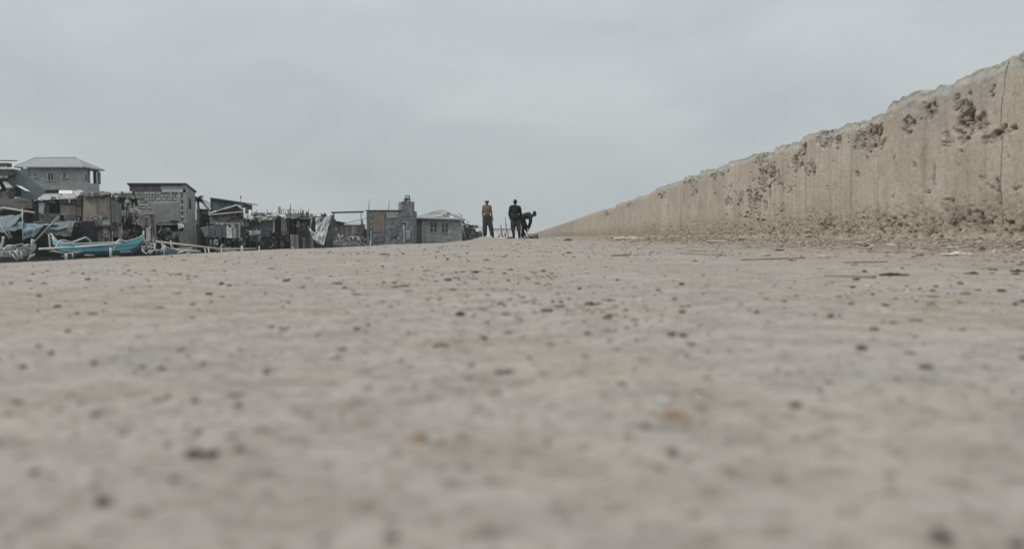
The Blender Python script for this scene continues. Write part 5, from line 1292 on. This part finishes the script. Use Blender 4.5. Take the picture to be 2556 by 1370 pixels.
MB().path([W(-L_ * .12, -.8, zg - .25), W(-L_ * .14, -.75, zg - .55), W(-L_ * .22, -.7, zg - .78), W(-L_ * .34, -.65, zg - .76)], .03, 6).build('mooring_rope', 'paint_paleblue', r, smooth=True)
for a, b0, d in ((165, 632, 648), (276, 618, 645), (181, 632, 640)):
    q = P(a, b0, Y0 - 2); MB().tube(q, P(a + 1, d + 4, Y0 - 2), .075 if a != 181 else .04, n=8).build('prop_stake', 'paint_white', r, smooth=True)
for a, b0, c, d in ((170, 633, 205, 629), (212, 637, 235, 638), (300, 629, 325, 628), (130, 626, 165, 634)):
    MB().tube(P(a, b0, Y0 - 1.2), P(c, d, Y0 - 1.2), .06, n=6).build('slip_log', 'bamboo', r, smooth=True)

for sg in (-1, 1):
    MB().path([W((i / 30 - .5) * L_ * .97, sg * (sec(min(max(.015 + i / 30 * .97, 0), 1))[0] * .93 + .02), zk + (sec(.015 + i / 30 * .97)[1] - zk) * .74) for i in range(31)], .022, 5).build('rubbing_strake', 'paint_paleblue', r, smooth=True)
for x_ in (-L_ * .2, 0, L_ * .18): MB().bar(W(x_, -.42, zg - .03), W(x_, .42, zg - .03), .16, .03).build('thwart', 'wood_grey', r)
# ---- bone-white boat at far left
Y0 = 47.0
r = thing('outrigger_boat', 'bone-white weathered outrigger boat at far left with tall prow post', 'boat', (P(40, 630, Y0).x, Y0, WATER_Z))
W, sec, L_, zg, zk = bangka(r, (-60, 0), (82, 0), 646, 621, Y0, .25, .9, .15, .22, 'paint_bone', 'paint_bone', 'paint_bone', 3)
MB().path([P(79, 634, Y0), P(79, 618, Y0), P(81, 606, Y0), P(83, 598, Y0)], [.07, .08, .085, .11], 8).build('prow_post', 'paint_white', r, smooth=True)
MB().path([P(2, 617, Y0), P(6, 606, Y0), P(8, 598, Y0), P(8, 590, Y0)], [.08, .07, .06, .07], 8).build('prow_post', 'paint_bone', r, smooth=True)
MB().path([P(7, 632, Y0 - 1), P(11, 622, Y0 - 1), P(18, 614, Y0 - 1), P(26, 612.5, Y0 - .8), P(34, 615, Y0 - .5), P(42, 622, Y0 - .3)], .055, 7).build('outrigger_boom', 'paint_white', r, smooth=True)
MB().path([P(56, 618, Y0 - .8), P(62, 613, Y0 - .8), P(69, 611, Y0 - .6), P(76, 614, Y0 - .3)], .055, 7).build('outrigger_boom', 'paint_white', r, smooth=True)
for a, b0, c, d in ((-20, 632, 66, 625), (-20, 640, 30, 640), (20, 617, 58, 609)): MB().tube(P(a, b0, Y0 - 1), P(c, d, Y0 - 1), .05, n=6).build('outrigger_float', 'bamboo', r, smooth=True)
for a, b0, c, d in ((25, 625, 26, 642), (30, 634, 42, 650), (42, 622, 45, 650), (53, 627, 55, 648), (5, 633, 5, 641), (78, 635, 70, 650), (87, 634, 78, 642), (35, 625, 50, 645)):
    MB().tube(P(a, b0, Y0 - 1.1), P(c, d, Y0 - 1.1), .045, n=6).build('strut', 'paint_bone', r, smooth=True)
part(r, 'engine_box', 'wood_dark', 62, 622, 68, 627, Y0 - .9, .3)
part(r, 'side_box', 'paint_bone', -30, 618, 12, 628, Y0 - .4, .3)

# ---- half-sunk pale blue boat
Y0 = 55.0
r = thing('outrigger_boat', 'small pale blue boat with white stem between blue boat and stakes', 'boat', (P(435, 630, Y0).x, Y0, WATER_Z))
W, sec, L_, zg, zk = bangka(r, (406, 0), (478, 0), 640, 622, Y0, .5, .7, .35, .05, 'paint_paleblue', 'paint_paleblue', 'paint_white', 3)
MB().path([P(409, 640, Y0 - 1), P(410, 622, Y0 - 1), P(410, 611, Y0 - 1)], [.07, .08, .085], 8).build('stem_post', 'paint_white', r, smooth=True)
for pts in ([(386, 606), (386, 620), (391, 632), (402, 630), (405, 618)], [(426, 600), (427, 612), (433, 621), (445, 625), (458, 626)], [(345, 606), (352, 612), (357, 628), (366, 634), (374, 626)], [(374, 635), (384, 625), (388, 622)]):
    MB().path([P(a, b0, Y0 - 1.2) for a, b0 in pts], .05, 7).build('outrigger_boom', 'paint_white', r, smooth=True)
for a, b0, c, d in ((355, 600, 374, 601), (356, 619, 385, 618), (374, 627, 400, 624)): MB().tube(P(a, b0, Y0 - 1), P(c, d, Y0 - 1), .05, n=6).build('outrigger_float', 'paint_bone', r, smooth=True)
MB().path([P(445, 632, Y0 - 1.4), P(462, 626, Y0 - 1.4), P(500, 628, Y0 - 1.2)], .08, 7).build('outrigger_float', 'paint_bone', r, smooth=True)
Y0 = 57.0
for k, (a, b0, c, d, rr, lab) in enumerate([(388, 603, 560, 623, .075, 'long bamboo pole sloping down from the pale blue boat'), (553, 621, 640, 621, .05, 'bamboo pole lying level behind the white stakes'),
        (540, 624, 592, 626, .06, 'short bamboo pole lying low by the white stakes'), (545, 627, 557, 610, .07, 'stubby driftwood post leaning by the white stakes')]):
    solo(MB().tube(P(a, b0, Y0), P(c, d, Y0), rr, n=8), 'bamboo_pole', 'bamboo', lab, 'pole', 'bamboo poles on the shore', smooth=True)
for k, (a, b0, d, rr, lab) in enumerate([(511, 620, 634, .07, 'leftmost of the white stakes, leaning, near the bamboo pole'), (520, 619, 634, .08, 'leaning white stake next to the leftmost one'), (553, 619, 634, .06, 'white stake between the two level bamboo poles'),
        (604, 613, 634, .11, 'thickest white stake, below the teal boarded stilt shack'), (647, 613, 634, .06, 'thin white stake below the torn pale tarp roof'), (731, 616, 634, .05, 'short white stake before the dark open shack'),
        (924.5, 601, 634, .06, 'tall white stake in front of the square concrete house')]):
    yk = 52.0; lean = -6 if k < 2 else 0
    solo(MB().tube(P(a, b0, yk), P(a - lean, 648, yk), rr * .62, n=8), 'stake', 'paint_bone', lab, 'stake', 'white stakes along the embankment edge', smooth=True)
# ================================================================== people and the gear round them
def caps(mb, a, b, ra, rb, n=12, flat=1.0):
    a, b = Vector(a), Vector(b); t = (b - a).normalized() if (b - a).length > 1e-5 else Vector((0, 0, 1))
    pts, rad = [], []
    for k in range(4): th = math.pi / 2 * (k + .15) / 4; pts.append(a - t * ra * math.cos(th)); rad.append(ra * math.sin(th))
    pts += [a, b]; rad += [ra, rb]
    for k in range(3, -1, -1): th = math.pi / 2 * (k + .15) / 4; pts.append(b + t * rb * math.cos(th)); rad.append(rb * math.sin(th))
    mb.path(pts, rad, n)
def ell(mb, c, rx, ry, rz): 
    n = len(mb.v); b_ = blob(c, rx, ry, rz, 3, 0); mb.add(b_.v, b_.f)
def remesh(mb, name, m, root, voxel=.011, sm=4):
    o = mb.build(name, m, root)
    md = o.modifiers.new('r', 'REMESH'); md.mode = 'VOXEL'; md.voxel_size = voxel; md.use_smooth_shade = True
    s_ = o.modifiers.new('s', 'SMOOTH'); s_.iterations = sm; s_.factor = .5
    dg = bpy.context.evaluated_depsgraph_get()
    me = bpy.data.meshes.new_from_object(o.evaluated_get(dg)); old = o.data
    o.modifiers.clear(); o.data = me; bpy.data.meshes.remove(old)
    me.materials.clear(); me.materials.append(M[m]); me.polygons.foreach_set('use_smooth', [True] * len(me.polygons))
    return o
def hand(mb, w, d, side):
    """palm and five curled fingers; w wrist, d direction of the forearm"""
    d = d.normalized(); f = Vector((0, -1, 0)); f = (f - d * f.dot(d)).normalized(); s_ = d.cross(f).normalized() * side
    caps(mb, w, w + d * .075, .024, .034, 8)
    for k, (o_, L_) in enumerate(((-.03, .062), (-.010, .075), (.010, .07), (.03, .055))):
        k0 = w + d * .085 + f * o_ ; k1 = k0 + d * L_ * .55 - s_ * .006; k2 = k1 + d * L_ * .35 - s_ * .025
        caps(mb, k0, k1, .0105, .0095, 6); caps(mb, k1, k2, .0095, .008, 6)
    t0 = w + d * .03 + f * -.03; t1 = t0 + d * .03 - f * .025; caps(mb, t0, t1, .013, .011, 6); caps(mb, t1, t1 + d * .03 - s_ * .01, .011, .009, 6)
def head(mb, c, fwd, up, R_=.1):
    ell(mb, c, .080, .092, .114); n = len(mb.v)
    side = fwd.cross(up).normalized()
    caps(mb, c + fwd * .035 - up * .06, c + fwd * .045 - up * .08, .05, .04, 8)        # jaw
    caps(mb, c + fwd * .085 + up * .005, c + fwd * .102 - up * .025, .012, .016, 6)     # nose
    caps(mb, c + fwd * .078 - up * .055 - side * .02, c + fwd * .078 - up * .055 + side * .02, .011, .011, 6)   # lips
    caps(mb, c + fwd * .075 + up * .03 - side * .035, c + fwd * .075 + up * .03 + side * .035, .015, .015, 6)   # brow
    for s_ in (-1, 1): caps(mb, c + side * s_ * .077 + up * .015, c + side * s_ * .08 - up * .02, .016, .012, 6)
def person(label, gp, J, shirt, trouser, short_sleeve, leg_end, boots, fwd, up, hat=None, sc_=1.0, hair=True, belly=0, tail=.15):
    r = thing('person', label, 'person', gp)
    O = Vector(gp); Q = {k: O + Vector(v) * sc_ for k, v in J.items()}
    b = MB()
    caps(b, Q['hip'], Q['waist'], .125, .115); caps(b, Q['waist'], Q['chest'], .115, .135); caps(b, Q['shl'].lerp(Q['shr'], .25), Q['shl'].lerp(Q['shr'], .75), .10, .10)
    caps(b, Q['neck'], Q['head'].lerp(Q['neck'], .4), .055, .05)
    head(b, Q['head'], fwd, up)
    for s_ in 'lr':
        caps(b, Q['sh' + s_], Q['el' + s_], .055, .042); caps(b, Q['el' + s_], Q['wr' + s_], .040, .028)
        hand(b, Q['wr' + s_], Q['wr' + s_] - Q['el' + s_], -1 if s_ == 'l' else 1)
        caps(b, Q['hp' + s_], Q['kn' + s_], .082, .056); caps(b, Q['kn' + s_], Q['kn' + s_].lerp(Q['an' + s_], .35), .056, .057); caps(b, Q['kn' + s_].lerp(Q['an' + s_], .35), Q['an' + s_], .057, .036)
        caps(b, Q['an' + s_] + Vector((0, 0, -.035)), Q['to' + s_], .036, .028)
    remesh(b, 'body', 'skin', r)
    t = MB()
    caps(t, Q['hip'].lerp(Q['waist'], .6 if tail == 0 else .1), Q['waist'], .138, .130); caps(t, Q['waist'], Q['chest'], .142, .162); caps(t, Q['shl'].lerp(Q['shr'], .15), Q['shl'].lerp(Q['shr'], .85), .112, .112)
    caps(t, Q['shl'].lerp(Q['shr'], .0), Q['shl'].lerp(Q['shr'], 1.), .07, .07)
    caps(t, Q['chest'], Q['chest'].lerp(Q['neck'], .8), .14, .075); (caps(t, Q['hpl'].lerp(Q['hpr'], .08) + Vector((0, 0, .10 - .12 * tail)), Q['hpl'].lerp(Q['hpr'], .92) + Vector((0, 0, .10 - .12 * tail)), .142, .142) if tail > .3 else None)
    if tail > .3: caps(t, Q['hip'] + Vector((-.03, 0, .02)), Q['waist'], .168, .148); caps(t, Q['hip'] + Vector((.03, 0, .02)), Q['waist'], .168, .148)
    if belly: caps(t, Q['waist'] + fwd * .05, Q['waist'] + fwd * .05 + Vector((0, 0, .06)), .11, .10)
    for s_ in 'lr':
        e = Q['sh' + s_].lerp(Q['el' + s_], .8) if short_sleeve else (Q['wr' + s_].lerp(Q['el' + s_], .1))
        if short_sleeve is None: continue
        caps(t, Q['sh' + s_], Q['sh' + s_].lerp(Q['el' + s_], .8), .088, .078)
        if not short_sleeve: caps(t, Q['el' + s_], e, .070, .054); caps(t, Q['sh' + s_].lerp(Q['el' + s_], .8), Q['el' + s_], .078, .070)
    remesh(t, 'shirt', shirt, r, .013)
    t = MB(); caps(t, Q['hpl'].lerp(Q['hpr'], .1), Q['hpl'].lerp(Q['hpr'], .9), .125, .125); caps(t, Q['hip'], Q['hip'].lerp(Q['waist'], .3), .15, .145)
    for s_ in 'lr':
        caps(t, Q['hp' + s_], Q['kn' + s_], .125, .108)
        if leg_end > 0: caps(t, Q['kn' + s_], Q['kn' + s_].lerp(Q['an' + s_], leg_end), .108, .094)
    remesh(t, 'trousers' if leg_end > .5 else 'shorts', trouser, r, .014)
    for s_ in 'lr':
        t = MB(); caps(t, Q['an' + s_] + Vector((0, 0, -.035)), Q['to' + s_], .050, .042); 
        if boots: caps(t, Q['kn' + s_].lerp(Q['an' + s_], .35), Q['an' + s_], .072, .058); caps(t, Q['an' + s_], Q['an' + s_] + Vector((0, 0, -.03)), .058, .055)
        remesh(t, 'boot' if boots else 'shoe', 'boot', r, .013)
    if hair:
        t = MB(); ell(t, Q['head'] + up * .024 - fwd * .016, .091, .10, .112); o = remesh(t, 'hair', 'hair', r, .012)
    if hat:
        t = MB(); ell(t, Q['head'] + up * .065, .092, .102, .072); caps(t, Q['head'] + up * .052 + fwd * .05, Q['head'] + up * .046 + fwd * .15, .075, .06)
        o = remesh(t, 'cap', hat, r, .011)
        zc = (Q['head'] + up * .052).z - r.location.z
        for v in o.data.vertices:
            if v.co.z < zc: v.co.z = zc - (zc - v.co.z) * .12
    side = fwd.cross(up).normalized()
    for s_ in (-1, 1):
        e = Q['head'] + fwd * .080 + side * s_ * .032 + up * .012
        blob(e, .013, .013, .013, 1, 0, 2).build('eye', 'hair', r, smooth=True)
    return r
YP = 37.5
def gz(px, Y): x = (px - CX) / FPX * Y; return Vector((x, Y, float(gh(x, Y)) - G0))
F_ = Vector
# standing man in mustard shirt
J1 = dict(hip=(0, 0, .90), waist=(0, -.01, 1.06), chest=(-.01, -.01, 1.26), neck=(-.01, 0, 1.42), head=(-.005, -.03, 1.565), shl=(-.155, 0, 1.34), shr=(.145, 0, 1.33), ell=(-.205, .02, 1.07), elr=(.20, .02, 1.06),
          wrl=(-.185, -.05, .86), wrr=(.245, -.03, .84), hpl=(-.085, 0, .88), hpr=(.085, 0, .87), knl=(-.10, -.03, .48), knr=(.16, -.03, .48), anl=(-.10, .01, .09), anr=(.23, .02, .09), tol=(-.12, -.13, .045), tor=(.28, -.11, .045))
g1 = gz(1216, YP)
person('person in mustard shirt, white cap and dark mottled trousers standing at left', tuple(g1), J1, 'shirt_mustard', 'trouser_camo', None, .92, True, F_((.25, -.968, 0)), F_((0, 0, 1)), hat='paint_white', sc_=.985, belly=1, tail=.0)
# standing man in black seen from behind
J2 = dict(hip=(0, 0, .90), waist=(0, .0, 1.06), chest=(-.01, .01, 1.28), neck=(-.015, .01, 1.45), head=(0, .02, 1.60), shl=(-.18, 0, 1.38), shr=(.175, 0, 1.36), ell=(-.245, .02, 1.10), elr=(.24, .06, 1.09),
          wrl=(-.20, .05, .85), wrr=(.22, .18, .88), hpl=(-.09, 0, .88), hpr=(.09, 0, .88), knl=(-.10, .03, .48), knr=(.155, .03, .47), anl=(-.06, -.01, .09), anr=(.19, 0, .09), tol=(-.10, .13, .045), tor=(.22, .14, .045))
g2 = gz(1286, YP)
person('person in black shirt, grey shorts and tall boots standing with back turned', tuple(g2), J2, 'shirt_black', 'trouser_grey', False, .25, True, F_((.05, .998, 0)), F_((0, 0, 1)), sc_=1.0, tail=.9)
# stooping man
J3 = dict(hip=(0, 0, .92), waist=(.10, 0, 1.00), chest=(.27, 0, 1.03), neck=(.42, -.02, 1.03), head=(.545, -.03, 1.10), shl=(.37, -.17, .99), shr=(.37, .17, .99), ell=(.36, -.19, .72), elr=(.36, .15, .70),
          wrl=(.24, -.14, .50), wrr=(.30, .10, .47), hpl=(0, -.09, .89), hpr=(0, .09, .89), knl=(.06, -.10, .50), knr=(.14, .11, .50), anl=(.01, -.10, .09), anr=(.13, .12, .09), tol=(.15, -.12, .045), tor=(.27, .10, .045))
g3 = gz(1304, YP + .6)
person('person in charcoal clothes bending forward with arms down over the sacks', tuple(g3), J3, 'shirt_charcoal', 'trouser_black', False, .85, False, F_((.80, 0, -.60)), F_((.60, 0, .80)), sc_=1.0)

# sacks and logs by the stooping man
r = thing('sack_pile', 'pile of tan sacks and logs beside the stooping man', 'sacks', tuple(gz(1326, YP)))
for k, (a, b0, w_, h_) in enumerate([(1326, 588, 8, 5), (1321, 594, 5, 4), (1333, 593, 6, 4.5), (1312, 592, 4.5, 4), (1335, 587, 5, 4.5), (1328, 595, 5, 3), (1339, 592, 4, 5)]):
    c = P(a, b0, YP - .2 + .07 * k); s_ = YP / FPX; blob(c, w_ * s_, w_ * s_ * .8, h_ * s_, 800 + k, .75, 3, 2.2).build('sack', ['ply_tan', 'rag_pale', 'ply', 'ply_tan', 'wood_grey', 'rag_pale', 'rag_dark'][k], r, smooth=True)
for a, b0, c, d in ((1310, 575, 1318, 594), (1318, 584, 1342, 582)): MB().tube(P(a, b0, YP), P(c, d, YP - .3), .035, .04).build('log', 'wood_pale', r, smooth=True)
MB().path([P(1336, 582, YP + .2), P(1341, 585, YP + .1), P(1341, 597, YP)], .05, 6).build('dark_cloth', 'rag_dark', r, smooth=True)
# fishing gear between the men
r = thing('net_heap', 'low heap of pale fishing net with sticks between the standing men', 'net', tuple(gz(1253, YP)))
for k, (a, b0, w_, h_) in enumerate([(1252, 596, 11, 4), (1245, 596, 6, 3), (1261, 596, 6, 3)]):
    blob(P(a, b0, YP - .3), w_ * YP / FPX, .15, h_ * YP / FPX, 820 + k, .35).build('net_fold', 'rag_pale', r, smooth=True)
for a, b0, c, d in ((1243, 594, 1250, 582), (1262, 592, 1259, 581), (1252, 588, 1257, 591)): MB().tube(P(a, b0, YP - .3), P(c, d, YP - .3), .03).build('stick', 'wood_grey', r, smooth=True)
MB().path([P(1230, 592, YP), P(1238, 597, YP - .2), P(1262, 599, YP - .4), P(1268, 594, YP - .3), P(1284, 592.5, YP + .5)], .035, 6).build('rope', 'rag_dark', r, smooth=True)
for k, (a, b0, c, d, rr, lab) in enumerate([(1250, 562, 1254, 594, .035, 'short grey stick standing upright in the net heap'), (1261, 541, 1264, 575, .018, 'tall thin stick with rag between the standing men'), (1266.5, 570, 1269, 594, .025, 'thin upright stick left of the man in black')]):
    mb = MB().tube(P(a, b0, YP + .2), P(c, d + 2, YP + .2), rr * .7, rr, 7)
    if k == 1: mb.tube(P(c, d, YP + .2), P(c - 2, 595, YP + .2), rr); q = blob(P(1263.5, 563, YP + .2), .035, .03, .07, 4, .3); mb.add(q.v, q.f)
    solo(mb, 'stick', 'wood_grey', lab, 'stick', smooth=True)
# pale blue sheet barrier farther along
fr = thing('sheet_fence', 'low pale blue sheet barrier far behind the standing men', 'fence', (P(1258, 594, 60).x, 60, 0))
for k in range(6):
    a = 1230 + k * 10
    MB().fbox(a, 571.5, a + 9.7, 597, 60 + .02 * (k % 2), .03).build('sheet', 'pale_fence', fr)
MB().fbox(1229, 570.5, 1291, 572, 59.93, .05).build('rail', 'bluegrey', fr)

# ================================================================== thin added haze over the bay, lifting the dark tones
hz_ = MB().box(-150, 60, -20, 290, WATER_Z - 1.2, 9.0)  # volume box added to lift the dark tones
hm = bpy.data.materials.new('added haze'); hm.use_nodes = True
hm.node_tree.nodes.remove(hm.node_tree.nodes['Principled BSDF'])
pv = hm.node_tree.nodes.new('ShaderNodeVolumePrincipled')
pv.inputs['Color'].default_value = (.93, .96, 1, 1); pv.inputs['Density'].default_value = .0005; pv.inputs['Anisotropy'].default_value = .2
hm.node_tree.links.new(pv.outputs[0], [n for n in hm.node_tree.nodes if n.type == 'OUTPUT_MATERIAL'][0].inputs['Volume'])
M['haze'] = hm
ho = hz_.build('haze', 'haze'); ho['kind'] = 'stuff'; ho['label'] = 'thin added haze over the shore, lifting its dark tones'
